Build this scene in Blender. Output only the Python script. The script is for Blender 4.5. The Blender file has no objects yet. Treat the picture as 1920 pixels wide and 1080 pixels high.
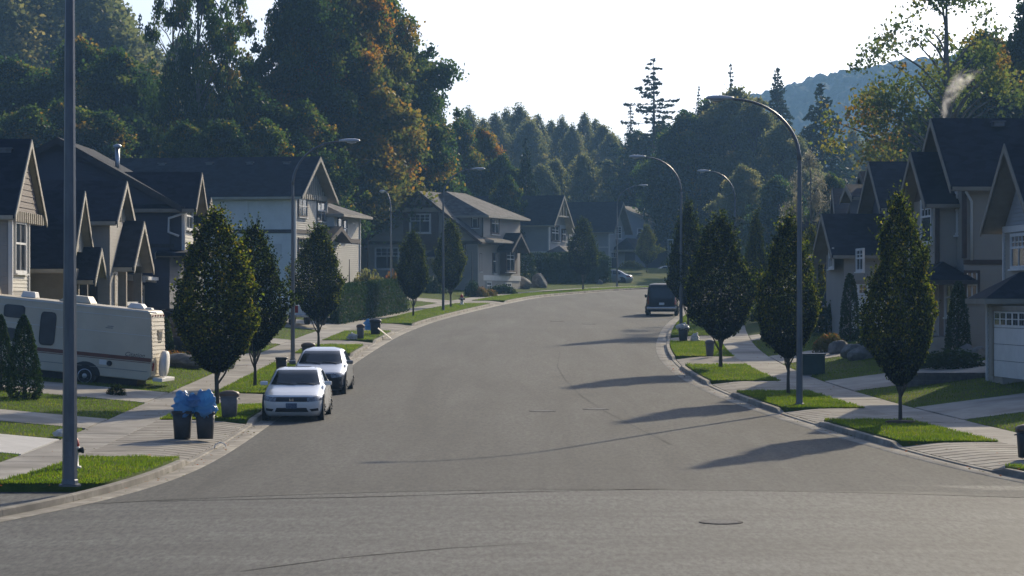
import bpy, bmesh, math, random
import numpy as np
from mathutils import Vector, Matrix

# ------------------------------------------------------------------ camera, sky, sun, exposure
scene = bpy.context.scene
F = 5500.0          # focal length in photo pixels (1920 wide)
CH = 5.4            # camera height above the street's plane
HY = 560.0          # pixel row of the true horizon
SL = 131.0 / 5500.0 # grade of the street
SUN_AZ, SUN_EL = math.radians(25.0), math.radians(24.0)

cam_data = bpy.data.cameras.new('camera')
cam = bpy.data.objects.new('camera', cam_data)
scene.collection.objects.link(cam)
cam.location = (0, 0, CH)
cam.rotation_euler = (math.radians(90), 0, 0)
cam_data.sensor_width = 36.0
cam_data.lens = F / 1920.0 * 36.0
cam_data.shift_y = (HY - 540.0) / 1920.0
cam_data.clip_start = 0.5
cam_data.clip_end = 9000
scene.camera = cam

world = bpy.data.worlds.new('World')
scene.world = world
world.use_nodes = True
wn, wl = world.node_tree.nodes, world.node_tree.links
wn.clear()
w_out = wn.new('ShaderNodeOutputWorld')
w_bg = wn.new('ShaderNodeBackground')
w_sky = wn.new('ShaderNodeTexSky')
w_sky.sky_type = 'NISHITA'
w_sky.sun_disc = False
w_sky.sun_elevation = SUN_EL
w_sky.sun_rotation = SUN_AZ
w_sky.air_density = 0.55
w_sky.dust_density = 3.0
w_sky.ozone_density = 4.5
w_bg.inputs['Strength'].default_value = 0.11
wl.new(w_sky.outputs[0], w_bg.inputs['Color'])
wl.new(w_bg.outputs[0], w_out.inputs['Surface'])

sun_data = bpy.data.lights.new('sun', 'SUN')
sun_data.energy = 3.1
sun_data.angle = math.radians(0.55)
sun_data.color = (1.0, 0.85, 0.60)
sun = bpy.data.objects.new('sun', sun_data)
scene.collection.objects.link(sun)
SUN_DIR = Vector((math.sin(SUN_AZ) * math.cos(SUN_EL), math.cos(SUN_AZ) * math.cos(SUN_EL), math.sin(SUN_EL)))
sun.rotation_euler = SUN_DIR.to_track_quat('Z', 'Y').to_euler()
sun.location = (60, 120, 80)

vs = scene.view_settings
vs.view_transform = 'Standard'
vs.look = 'None'
vs.exposure = 0.5
vs.gamma = 1.0
vs.use_curve_mapping = False
scene.cycles.use_denoising = True
scene.cycles.max_bounces = 6
scene.cycles.diffuse_bounces = 3
scene.cycles.glossy_bounces = 3
scene.cycles.transmission_bounces = 3
scene.cycles.transparent_max_bounces = 6
scene.cycles.volume_bounces = 0
scene.cycles.sample_clamp_indirect = 6.0

# ------------------------------------------------------------------ helpers
COL = scene.collection
rng = np.random.default_rng(7)
random.seed(7)

def G(px, py):
    """point of the street plane under a photo pixel"""
    Y = CH * F / (py - 429.0)
    return (px - 960.0) * Y / F, Y

def tag(o, label=None, cat=None, group=None, kind=None):
    if label: o['label'] = label
    if cat: o['category'] = cat
    if group: o['group'] = group
    if kind: o['kind'] = kind
    return o

def empty(name, loc, label=None, cat=None, group=None, rz=0.0):
    o = bpy.data.objects.new(name, None)
    o.empty_display_size = 0.3
    o.location = loc
    o.rotation_euler = (0, 0, rz)
    COL.objects.link(o)
    return tag(o, label, cat, group)

class MB:
    """collects faces for one mesh"""
    def __init__(s):
        s.v, s.f, s.sm = [], [], []
    def add(s, vs_, fs_, smooth=False):
        b = len(s.v)
        s.v += [tuple(p) for p in vs_]
        s.f += [[b + i for i in q] for q in fs_]
        s.sm += [smooth] * len(fs_)
    def box(s, x0, x1, y0, y1, z0, z1):
        s.add([(x0,y0,z0),(x1,y0,z0),(x1,y1,z0),(x0,y1,z0),(x0,y0,z1),(x1,y0,z1),(x1,y1,z1),(x0,y1,z1)],
              [(0,3,2,1),(4,5,6,7),(0,1,5,4),(1,2,6,5),(2,3,7,6),(3,0,4,7)])
    def obox(s, fr, x0, x1, y0, y1, z0, z1):
        """box in a frame fr(x, y, z) -> point"""
        s.add([fr(x0,y0,z0),fr(x1,y0,z0),fr(x1,y1,z0),fr(x0,y1,z0),fr(x0,y0,z1),fr(x1,y0,z1),fr(x1,y1,z1),fr(x0,y1,z1)],
              [(0,3,2,1),(4,5,6,7),(0,1,5,4),(1,2,6,5),(2,3,7,6),(3,0,4,7)])
    def prism(s, bottom, top, smooth=False):
        n = len(bottom)
        s.add(list(bottom) + list(top), [tuple(range(n))[::-1], tuple(range(n, 2*n))] +
              [(i, (i+1) % n, n + (i+1) % n, n + i) for i in range(n)], smooth)
    def rings(s, R, cap=True, smooth=True, closed=True):
        n = len(R[0]); b = len(s.v)
        fs = []
        for k in range(len(R) - 1):
            for i in range(n if closed else n - 1):
                j = (i + 1) % n
                fs.append((k*n+i, k*n+j, (k+1)*n+j, (k+1)*n+i))
        if cap:
            fs.append(tuple(range(n))[::-1]); fs.append(tuple((len(R)-1)*n + i for i in range(n)))
        s.add([p for r in R for p in r], fs, smooth)
    def tube(s, pts, rad, n=8, cap=True, smooth=True):
        pts = [Vector(p) for p in pts]
        if not hasattr(rad, '__len__'): rad = [rad] * len(pts)
        R = []; up = None
        for i, p in enumerate(pts):
            d = (pts[min(i+1, len(pts)-1)] - pts[max(i-1, 0)]).normalized()
            if up is None:
                up = Vector((0,0,1)) if abs(d.z) < 0.9 else Vector((1,0,0))
            a = d.cross(up).normalized(); b = a.cross(d).normalized(); up = b
            R.append([tuple(p + (a*math.cos(t) + b*math.sin(t)) * rad[i]) for t in [2*math.pi*k/n for k in range(n)]])
        s.rings(R, cap, smooth)
    def lathe(s, prof, n=12, c=(0,0,0), smooth=True, axis='z'):
        R = []
        for r, h in prof:
            ring = []
            for k in range(n):
                t = 2*math.pi*k/n
                if axis == 'z': ring.append((c[0]+r*math.cos(t), c[1]+r*math.sin(t), c[2]+h))
                elif axis == 'y': ring.append((c[0]+r*math.sin(t), c[1]+h, c[2]+r*math.cos(t)))
                else: ring.append((c[0]+h, c[1]+r*math.cos(t), c[2]+r*math.sin(t)))
            R.append(ring)
        s.rings(R, True, smooth)
    def grid(s, P, smooth=True):
        """P: rows of points"""
        n = len(P[0])
        s.add([p for r in P for p in r], [(k*n+i, k*n+i+1, (k+1)*n+i+1, (k+1)*n+i) for k in range(len(P)-1) for i in range(n-1)], smooth)
    def mesh(s, name, recalc=True, bevel=0.0):
        m = bpy.data.meshes.new(name)
        m.from_pydata(s.v, [], s.f)
        m.polygons.foreach_set('use_smooth', s.sm)
        if recalc or bevel:
            bm = bmesh.new(); bm.from_mesh(m)
            if recalc: bmesh.ops.recalc_face_normals(bm, faces=bm.faces)
            if bevel:
                bmesh.ops.bevel(bm, geom=[e for e in bm.edges if e.calc_face_angle(0) > 0.5], offset=bevel, segments=2, affect='EDGES', profile=0.6)
            bm.to_mesh(m); bm.free()
        m.update()
        return m
    def build(s, name, mat, parent=None, loc=None, recalc=True, bevel=0.0):
        m = s.mesh(name, recalc, bevel)
        m.materials.append(mat)
        o = bpy.data.objects.new(name, m)
        COL.objects.link(o)
        if parent is not None: o.parent = parent
        if loc is not None: o.location = loc
        return o

def copy_tree(o, parent=None):
    c = o.copy(); COL.objects.link(c); c.parent = parent
    for ch in list(o.children): copy_tree(ch, c)
    return c

# ------------------------------------------------------------------ materials
def new_mat(name):
    m = bpy.data.materials.new(name); m.use_nodes = True
    nt = m.node_tree; nt.nodes.clear()
    out = nt.nodes.new('ShaderNodeOutputMaterial')
    return m, nt.nodes, nt.links, out

def surf(name, c1, c2=None, rough=0.7, scale=3.0, detail=5.0, spec=0.5, bump=0.0, bscale=None, metal=0.0, coord='Object', stretch=(1,1,1), c3=None, big=0.25, coat=0.0, ramp=(0.35, 0.65), objvar=0.0):
    m, n, l, out = new_mat(name)
    p = n.new('ShaderNodeBsdfPrincipled')
    p.inputs['Roughness'].default_value = rough
    p.inputs['Metallic'].default_value = metal
    p.inputs['Specular IOR Level'].default_value = spec
    p.inputs['Coat Weight'].default_value = coat
    l.new(p.outputs[0], out.inputs[0])
    tc = n.new('ShaderNodeTexCoord'); mp = n.new('ShaderNodeMapping')
    mp.inputs['Scale'].default_value = stretch
    l.new(tc.outputs[coord], mp.inputs[0])
    if c2 is None:
        p.inputs['Base Color'].default_value = (*c1, 1)
    else:
        nz = n.new('ShaderNodeTexNoise'); nz.inputs['Scale'].default_value = scale; nz.inputs['Detail'].default_value = detail
        nz.inputs['Roughness'].default_value = 0.65
        l.new(mp.outputs[0], nz.inputs['Vector'])
        rp = n.new('ShaderNodeValToRGB')
        rp.color_ramp.elements[0].position = ramp[0]; rp.color_ramp.elements[0].color = (*c1, 1)
        rp.color_ramp.elements[1].position = ramp[1]; rp.color_ramp.elements[1].color = (*c2, 1)
        l.new(nz.outputs['Fac'], rp.inputs[0])
        src = rp.outputs[0]
        if c3 is not None:
            n2 = n.new('ShaderNodeTexNoise'); n2.inputs['Scale'].default_value = big; n2.inputs['Detail'].default_value = 3
            l.new(mp.outputs[0], n2.inputs['Vector'])
            r2 = n.new('ShaderNodeMapRange'); r2.inputs['From Min'].default_value = 0.4; r2.inputs['From Max'].default_value = 0.65
            l.new(n2.outputs['Fac'], r2.inputs['Value'])
            mx = n.new('ShaderNodeMix'); mx.data_type = 'RGBA'
            l.new(r2.outputs[0], mx.inputs[0]); l.new(src, mx.inputs[6]); mx.inputs[7].default_value = (*c3, 1)
            src = mx.outputs[2]
        l.new(src, p.inputs['Base Color'])
    if objvar:
        oi = n.new('ShaderNodeObjectInfo'); mr_ = n.new('ShaderNodeMapRange'); mr_.inputs['To Min'].default_value = 1 - objvar; mr_.inputs['To Max'].default_value = 1 + objvar
        l.new(oi.outputs['Random'], mr_.inputs['Value'])
        vm = n.new('ShaderNodeVectorMath'); vm.operation = 'SCALE'; l.new(src, vm.inputs[0]); l.new(mr_.outputs[0], vm.inputs['Scale']); l.new(vm.outputs[0], p.inputs['Base Color'])
    if bump:
        nb = n.new('ShaderNodeTexNoise'); nb.inputs['Scale'].default_value = bscale or scale * 4; nb.inputs['Detail'].default_value = 4
        l.new(mp.outputs[0], nb.inputs['Vector'])
        bp = n.new('ShaderNodeBump'); bp.inputs['Strength'].default_value = 0.6; bp.inputs['Distance'].default_value = bump
        l.new(nb.outputs['Fac'], bp.inputs['Height']); l.new(bp.outputs[0], p.inputs['Normal'])
    return m

def foliage(name, stops, trans=0.45, rough=0.55, objvar=0.12):
    """leaf material: colour from the leaf's own random value, partly translucent"""
    m, n, l, out = new_mat(name)
    at = n.new('ShaderNodeAttribute'); at.attribute_name = 'tone'
    oi = n.new('ShaderNodeObjectInfo')
    ma = n.new('ShaderNodeMath'); ma.operation = 'MULTIPLY_ADD'
    ma.inputs[1].default_value = objvar * 2; ma.inputs[2].default_value = -objvar
    l.new(oi.outputs['Random'], ma.inputs[0])
    ad = n.new('ShaderNodeMath'); ad.operation = 'ADD'; ad.use_clamp = True
    l.new(at.outputs['Fac'], ad.inputs[0]); l.new(ma.outputs[0], ad.inputs[1])
    rp = n.new('ShaderNodeValToRGB')
    e = rp.color_ramp.elements
    while len(e) < len(stops): e.new(0.5)
    for k, (pos, c) in enumerate(stops):
        e[k].position = pos; e[k].color = (*c, 1)
    l.new(ad.outputs[0], rp.inputs[0])
    p = n.new('ShaderNodeBsdfPrincipled'); p.inputs['Roughness'].default_value = rough
    p.inputs['Specular IOR Level'].default_value = 0.04
    l.new(rp.outputs[0], p.inputs['Base Color'])
    t = n.new('ShaderNodeBsdfTranslucent')
    hs = n.new('ShaderNodeHueSaturation'); hs.inputs['Value'].default_value = 2.6; hs.inputs['Saturation'].default_value = 1.1
    l.new(rp.outputs[0], hs.inputs['Color']); l.new(hs.outputs[0], t.inputs['Color'])
    mx = n.new('ShaderNodeMixShader'); mx.inputs[0].default_value = trans
    l.new(p.outputs[0], mx.inputs[1]); l.new(t.outputs[0], mx.inputs[2]); l.new(mx.outputs[0], out.inputs[0])
    return m

def siding(name, c, course=0.12, depth=0.012, c2=None):
    """lapped boards: fine relief for walls too far off to pick the boards apart"""
    m, n, l, out = new_mat(name)
    p = n.new('ShaderNodeBsdfPrincipled'); p.inputs['Roughness'].default_value = 0.75
    tc = n.new('ShaderNodeTexCoord'); sp = n.new('ShaderNodeSeparateXYZ'); l.new(tc.outputs['Object'], sp.inputs[0])
    mu = n.new('ShaderNodeMath'); mu.operation = 'MULTIPLY'; mu.inputs[1].default_value = 1.0 / course; l.new(sp.outputs['Z'], mu.inputs[0])
    fr = n.new('ShaderNodeMath'); fr.operation = 'FRACT'; l.new(mu.outputs[0], fr.inputs[0])
    iv = n.new('ShaderNodeMath'); iv.operation = 'SUBTRACT'; iv.inputs[0].default_value = 1.0; l.new(fr.outputs[0], iv.inputs[1])
    bp = n.new('ShaderNodeBump'); bp.inputs['Strength'].default_value = 0.8; bp.inputs['Distance'].default_value = depth
    l.new(iv.outputs[0], bp.inputs['Height']); l.new(bp.outputs[0], p.inputs['Normal'])
    nz = n.new('ShaderNodeTexNoise'); nz.inputs['Scale'].default_value = 0.9; nz.inputs['Detail'].default_value = 6; l.new(tc.outputs['Object'], nz.inputs['Vector'])
    mx = n.new('ShaderNodeMix'); mx.data_type = 'RGBA'; l.new(nz.outputs['Fac'], mx.inputs[0])
    mx.inputs[6].default_value = (*[v * 0.82 for v in c], 1); mx.inputs[7].default_value = (*[min(1, v * 1.1) for v in (c2 or c)], 1)
    l.new(mx.outputs[2], p.inputs['Base Color']); l.new(p.outputs[0], out.inputs[0])
    return m

def shingles(name, c1, c2):
    m, n, l, out = new_mat(name)
    p = n.new('ShaderNodeBsdfPrincipled'); p.inputs['Roughness'].default_value = 0.95; p.inputs['Specular IOR Level'].default_value = 0.2
    tc = n.new('ShaderNodeTexCoord')
    mp = n.new('ShaderNodeMapping'); mp.inputs['Scale'].default_value = (3.2, 3.2, 7.5); l.new(tc.outputs['Object'], mp.inputs[0])
    vo = n.new('ShaderNodeTexVoronoi'); vo.inputs['Scale'].default_value = 1.0; l.new(mp.outputs[0], vo.inputs['Vector'])
    nz = n.new('ShaderNodeTexNoise'); nz.inputs['Scale'].default_value = 0.6; nz.inputs['Detail'].default_value = 5; l.new(tc.outputs['Object'], nz.inputs['Vector'])
    sp = n.new('ShaderNodeSeparateColor'); l.new(vo.outputs['Color'], sp.inputs[0])
    ad = n.new('ShaderNodeMath'); ad.operation = 'MULTIPLY_ADD'; ad.inputs[1].default_value = 0.5; l.new(sp.outputs[0], ad.inputs[0]); 
    hf = n.new('ShaderNodeMath'); hf.operation = 'MULTIPLY'; hf.inputs[1].default_value = 0.5; l.new(nz.outputs['Fac'], hf.inputs[0]); l.new(hf.outputs[0], ad.inputs[2])
    rp = n.new('ShaderNodeValToRGB'); rp.color_ramp.elements[0].position = 0.15; rp.color_ramp.elements[0].color = (*c1, 1)
    rp.color_ramp.elements[1].position = 0.8; rp.color_ramp.elements[1].color = (*c2, 1); l.new(ad.outputs[0], rp.inputs[0])
    l.new(rp.outputs[0], p.inputs['Base Color'])
    bp = n.new('ShaderNodeBump'); bp.inputs['Strength'].default_value = 0.7; bp.inputs['Distance'].default_value = 0.012
    l.new(sp.outputs[0], bp.inputs['Height']); l.new(bp.outputs[0], p.inputs['Normal']); l.new(p.outputs[0], out.inputs[0])
    return m

M = {}
def asphalt(name, base, var, rough, along, patch):
    """aggregate speckle + worn streaks along the traffic + broad patches"""
    m, n, l, out = new_mat(name)
    p = n.new('ShaderNodeBsdfPrincipled'); p.inputs['Roughness'].default_value = rough; p.inputs['Specular IOR Level'].default_value = 0.45
    tc = n.new('ShaderNodeTexCoord')
    def nz(scale, detail, stretch=(1,1,1), dist=0.0):
        mp = n.new('ShaderNodeMapping'); mp.inputs['Scale'].default_value = stretch; l.new(tc.outputs['Object'], mp.inputs[0])
        t = n.new('ShaderNodeTexNoise'); t.inputs['Scale'].default_value = scale; t.inputs['Detail'].default_value = detail; t.inputs['Distortion'].default_value = dist; t.inputs['Roughness'].default_value = 0.7
        l.new(mp.outputs[0], t.inputs['Vector']); return t.outputs['Fac']
    def rng_(src, a0, a1, b0, b1):
        r = n.new('ShaderNodeMapRange'); r.inputs['From Min'].default_value = a0; r.inputs['From Max'].default_value = a1; r.inputs['To Min'].default_value = b0; r.inputs['To Max'].default_value = b1; l.new(src, r.inputs['Value']); return r.outputs[0]
    def mul(a_, b_):
        q = n.new('ShaderNodeMath'); q.operation = 'MULTIPLY'; l.new(a_, q.inputs[0]); l.new(b_, q.inputs[1]); return q.outputs[0]
    f = rng_(nz(11, 4, (1, 0.22, 1)), 0.32, 0.68, 1 - var, 1 + var)                      # aggregate
    f = mul(f, rng_(nz(0.75, 5, along, 0.6), 0.3, 0.7, 0.68, 1.30))      # worn streaks
    f = mul(f, rng_(nz(0.16, 4, (1, patch, 1), 1.2), 0.35, 0.65, 0.80, 1.16))
    f = mul(f, rng_(nz(2.3, 6), 0.62, 0.74, 1.0, 0.78))                  # oil drips and stains
    vo = n.new('ShaderNodeTexVoronoi'); vo.inputs['Scale'].default_value = 0.9; l.new(tc.outputs['Object'], vo.inputs['Vector'])
    f = mul(f, rng_(vo.outputs['Distance'], 0.012, 0.03, 0.35, 1.0))     # odd pebbles and droppings
    vm = n.new('ShaderNodeVectorMath'); vm.operation = 'SCALE'; vm.inputs[0].default_value = base; l.new(f, vm.inputs['Scale']); l.new(vm.outputs[0], p.inputs['Base Color'])
    bp = n.new('ShaderNodeBump'); bp.inputs['Strength'].default_value = 0.7; bp.inputs['Distance'].default_value = 0.008; l.new(nz(30, 3), bp.inputs['Height']); l.new(bp.outputs[0], p.inputs['Normal'])
    l.new(p.outputs[0], out.inputs[0])
    return m
M['asphalt'] = asphalt('asphalt', (0.058,0.058,0.052), 0.45, 0.90, (1, 0.05, 1), 0.25)
M['asphalt_old'] = asphalt('asphalt_old', (0.073,0.075,0.068), 0.60, 0.82, (0.12, 1.0, 1), 1.6)
M['tar'] = surf('tar', (0.053,0.052,0.047), (0.066,0.064,0.057), rough=0.95, scale=1.2, spec=0.15)
M['concrete'] = surf('concrete', (0.30,0.275,0.235), (0.41,0.38,0.33), rough=0.9, scale=1.3, detail=8, bump=0.003, bscale=70, c3=(0.22,0.20,0.17), big=0.5, objvar=0.10)
M['concrete_kerb'] = surf('concrete_kerb', (0.22,0.195,0.155), (0.42,0.385,0.32), rough=0.9, scale=2.2, detail=8, bump=0.004, bscale=50, c3=(0.19,0.17,0.14), big=0.8, objvar=0.08)
M['concrete_new'] = surf('concrete_new', (0.50,0.48,0.44), (0.60,0.58,0.54), rough=0.85, scale=1.5, bump=0.002)
M['paver'] = surf('paver', (0.27,0.24,0.195), (0.40,0.365,0.305), rough=0.9, scale=2.0, detail=8, bump=0.003, bscale=60, c3=(0.22,0.195,0.16), big=0.6, objvar=0.10)
M['bed'] = surf('bed', (0.05,0.045,0.04), (0.09,0.08,0.07), rough=0.95, scale=6)
M['lawn'] = surf('lawn', (0.045,0.076,0.009), (0.082,0.125,0.015), rough=0.95, scale=6, detail=8, spec=0.1, bump=0.05, bscale=30, c3=(0.082,0.098,0.02), big=0.5)
M['soil'] = surf('soil', (0.06,0.04,0.026), (0.13,0.085,0.05), rough=0.95, scale=8, bump=0.03)
M['forest_floor'] = surf('forest_floor', (0.022,0.028,0.012), (0.05,0.06,0.022), rough=0.95, scale=0.5, bump=0.2, bscale=2)
M['grass'] = foliage('grass', [(0.0,(0.046,0.078,0.009)),(0.6,(0.080,0.122,0.013)),(1.0,(0.155,0.155,0.03))], trans=0.55, objvar=0.0)
M['rock'] = surf('rock', (0.10,0.10,0.095), (0.24,0.235,0.22), rough=0.9, scale=3, bump=0.03)
M['block'] = surf('block', (0.085,0.078,0.072), (0.15,0.14,0.13), rough=0.95, scale=5, bump=0.01)
M['bark'] = surf('bark', (0.055,0.045,0.035), (0.13,0.105,0.082), rough=0.95, scale=6, stretch=(1,1,0.25), bump=0.02)
M['bark_pale'] = surf('bark_pale', (0.10,0.085,0.07), (0.20,0.175,0.15), rough=0.95, scale=3, stretch=(1,1,0.25), bump=0.02)
M['hornbeam'] = foliage('hornbeam', [(0.0,(0.002,0.0045,0.0015)),(0.5,(0.006,0.012,0.003)),(0.78,(0.070,0.092,0.014)),(1.0,(0.14,0.115,0.018))], trans=0.55)  # shaded core and sunlit rim are built into these leaf colours
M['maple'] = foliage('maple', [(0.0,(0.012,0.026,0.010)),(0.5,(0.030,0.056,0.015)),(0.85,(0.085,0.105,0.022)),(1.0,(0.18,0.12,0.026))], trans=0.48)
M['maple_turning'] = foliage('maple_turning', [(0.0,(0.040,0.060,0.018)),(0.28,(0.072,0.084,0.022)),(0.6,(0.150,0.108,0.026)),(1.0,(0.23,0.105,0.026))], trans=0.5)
M['maple_light'] = foliage('maple_light', [(0.0,(0.040,0.062,0.018)),(0.45,(0.080,0.105,0.024)),(0.8,(0.14,0.125,0.028)),(1.0,(0.22,0.12,0.025))], trans=0.45)
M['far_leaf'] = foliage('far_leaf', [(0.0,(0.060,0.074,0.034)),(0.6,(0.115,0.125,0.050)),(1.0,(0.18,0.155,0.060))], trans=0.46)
M['needles'] = foliage('needles', [(0.0,(0.012,0.026,0.014)),(0.7,(0.026,0.046,0.022)),(1.0,(0.05,0.065,0.03))], trans=0.20)
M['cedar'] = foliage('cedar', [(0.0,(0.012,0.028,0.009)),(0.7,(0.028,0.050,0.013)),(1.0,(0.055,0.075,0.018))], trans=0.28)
M['heather'] = foliage('heather', [(0.0,(0.04,0.06,0.015)),(0.5,(0.11,0.09,0.03)),(1.0,(0.30,0.10,0.05))], trans=0.4)
M['silver_leaf'] = foliage('silver_leaf', [(0.0,(0.07,0.075,0.05)),(0.6,(0.15,0.14,0.10)),(1.0,(0.28,0.26,0.20))], trans=0.4)
M['steel'] = surf('steel', (0.12,0.13,0.145), (0.19,0.20,0.215), rough=0.42, scale=4, metal=0.5, stretch=(1,1,0.2))
M['lamp_shell'] = surf('lamp_shell', (0.50,0.51,0.52), (0.58,0.59,0.60), rough=0.4, scale=5)
M['lamp_glass'] = surf('lamp_glass', (0.55,0.56,0.52), rough=0.15)
M['iron'] = surf('iron', (0.07,0.07,0.072), (0.15,0.15,0.15), rough=0.85, scale=20, spec=0.25, bump=0.006)
M['iron_worn'] = surf('iron_worn', (0.05,0.048,0.045), (0.12,0.115,0.11), rough=0.9, scale=14, spec=0.2)
M['chrome'] = surf('chrome', (0.65,0.65,0.66), rough=0.18, metal=1.0)
M['galv'] = surf('galv', (0.42,0.44,0.47), (0.52,0.54,0.57), rough=0.35, scale=6, metal=0.8)
M['vent'] = surf('vent', (0.11,0.115,0.125), (0.16,0.165,0.18), rough=0.5, scale=6)
M['glass'] = surf('glass', (0.030,0.036,0.045), (0.07,0.078,0.09), rough=0.07, spec=0.8, scale=0.9, detail=2)
M['car_glass'] = surf('car_glass', (0.020,0.024,0.028), rough=0.04, spec=0.55)
M['white'] = surf('white', (0.70,0.69,0.66), (0.78,0.77,0.74), rough=0.6, scale=2)
M['trim_white'] = surf('trim_white', (0.62,0.61,0.58), (0.70,0.69,0.66), rough=0.6, scale=2)
M['cream'] = surf('cream', (0.36,0.32,0.25), (0.44,0.40,0.32), rough=0.7, scale=2)
M['tan'] = surf('tan', (0.24,0.205,0.155), (0.30,0.26,0.20), rough=0.75, scale=2)
M['brown'] = surf('brown', (0.058,0.038,0.032), (0.085,0.058,0.046), rough=0.75, scale=3)
M['dark_trim'] = surf('dark_trim', (0.035,0.032,0.034), (0.055,0.05,0.05), rough=0.7, scale=3)
M['wood_shingle'] = siding('wood_shingle', (0.105,0.072,0.058), course=0.20, depth=0.02)
M['roof'] = shingles('roof', (0.008,0.012,0.022), (0.022,0.030,0.048))
M['roof_brown'] = shingles('roof_brown', (0.085,0.080,0.076), (0.19,0.18,0.17))
M['side_cream'] = siding('side_cream', (0.56,0.53,0.46), course=0.13)
M['side_tan'] = siding('side_tan', (0.36,0.32,0.26), course=0.13)
M['side_grey'] = siding('side_grey', (0.36,0.37,0.38), course=0.13)
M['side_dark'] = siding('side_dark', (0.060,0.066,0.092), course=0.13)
M['side_taupe'] = siding('side_taupe', (0.34,0.315,0.28), course=0.13)
M['stucco'] = surf('stucco', (0.72,0.72,0.68), (0.80,0.80,0.76), rough=0.9, scale=2, bump=0.004, bscale=40)
M['plank'] = surf('plank', (0.42,0.39,0.32), (0.52,0.49,0.41), rough=0.8, scale=2)
M['pale_panel'] = surf('pale_panel', (0.74,0.73,0.69), (0.80,0.79,0.75), rough=0.85, scale=2)
M['gable_grey'] = surf('gable_grey', (0.22,0.21,0.185), (0.28,0.27,0.24), rough=0.8, scale=2)
M['door'] = surf('door', (0.10,0.05,0.035), (0.14,0.07,0.05), rough=0.5, scale=4)
M['tyre'] = surf('tyre', (0.018,0.018,0.019), (0.03,0.03,0.03), rough=0.85, scale=15)
M['alloy'] = surf('alloy', (0.36,0.37,0.39), rough=0.3, metal=0.8)
M['paint_white'] = surf('paint_white', (0.82,0.82,0.80), rough=0.25, coat=0.7)
M['paint_silver'] = surf('paint_silver', (0.36,0.37,0.38), rough=0.28, metal=0.4, coat=0.7)
M['paint_dark'] = surf('paint_dark', (0.018,0.02,0.028), rough=0.22, coat=0.8)
M['paint_navy'] = surf('paint_navy', (0.006,0.008,0.015), rough=0.5, coat=0.1, spec=0.25)
M['paint_grey'] = surf('paint_grey', (0.11,0.115,0.12), rough=0.25, coat=0.7)
M['black_trim'] = surf('black_trim', (0.015,0.015,0.017), (0.025,0.025,0.027), rough=0.6, scale=9)
M['head_lamp'] = surf('head_lamp', (0.06,0.065,0.075), (0.34,0.35,0.37), rough=0.12, scale=12, spec=0.8)
M['tail_lamp'] = surf('tail_lamp', (0.30,0.012,0.010), rough=0.2)
M['plate_blue'] = surf('plate_blue', (0.05,0.09,0.17), (0.16,0.20,0.27), rough=0.5, scale=30)
M['rv_white'] = surf('rv_white', (0.56,0.49,0.37), (0.65,0.575,0.44), rough=0.5, scale=0.8, detail=6)
M['rv_stripe'] = surf('rv_stripe', (0.15,0.048,0.026), (0.20,0.065,0.036), rough=0.5, scale=4)
M['decal'] = surf('decal', (0.06,0.055,0.055), rough=0.5)
M['decal_grey'] = surf('decal_grey', (0.25,0.24,0.22), rough=0.5)
M['bin_black'] = surf('bin_black', (0.022,0.022,0.025), (0.035,0.035,0.038), rough=0.55, scale=5)
M['bin_grey'] = surf('bin_grey', (0.11,0.11,0.115), (0.15,0.15,0.155), rough=0.6, scale=5)
M['bin_brown'] = surf('bin_brown', (0.055,0.045,0.038), (0.08,0.065,0.052), rough=0.6, scale=5)
M['lid_brown'] = surf('lid_brown', (0.11,0.07,0.045), (0.16,0.10,0.065), rough=0.6, scale=5)
M['cardboard'] = surf('cardboard', (0.62,0.56,0.46), (0.70,0.64,0.54), rough=0.8, scale=4)
M['red'] = surf('red', (0.45,0.035,0.02), (0.52,0.05,0.03), rough=0.5, scale=6)
M['green_box'] = surf('green_box', (0.014,0.04,0.034), (0.02,0.055,0.045), rough=0.5, scale=3)

def bag_mat(name, c, tr):
    m, n, l, out = new_mat(name)
    p = n.new('ShaderNodeBsdfPrincipled'); p.inputs['Base Color'].default_value = (*c, 1); p.inputs['Roughness'].default_value = 0.25
    p.inputs['Specular IOR Level'].default_value = 0.8
    t = n.new('ShaderNodeBsdfTranslucent'); t.inputs['Color'].default_value = (*tr, 1)
    nz = n.new('ShaderNodeTexNoise'); nz.inputs['Scale'].default_value = 9; nz.inputs['Detail'].default_value = 3; nz.inputs['Distortion'].default_value = 1.5
    tc = n.new('ShaderNodeTexCoord'); l.new(tc.outputs['Object'], nz.inputs['Vector'])
    bp = n.new('ShaderNodeBump'); bp.inputs['Strength'].default_value = 1.0; bp.inputs['Distance'].default_value = 0.05; l.new(nz.outputs['Fac'], bp.inputs['Height'])
    l.new(bp.outputs[0], p.inputs['Normal'])
    mx = n.new('ShaderNodeMixShader'); mx.inputs[0].default_value = 0.4
    l.new(p.outputs[0], mx.inputs[1]); l.new(t.outputs[0], mx.inputs[2]); l.new(mx.outputs[0], out.inputs[0])
    return m
M['bag_blue'] = bag_mat('bag_blue', (0.10,0.28,0.56), (0.22,0.55,0.90))
M['bag_white'] = bag_mat('bag_white', (0.55,0.60,0.66), (0.65,0.70,0.75))

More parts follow.
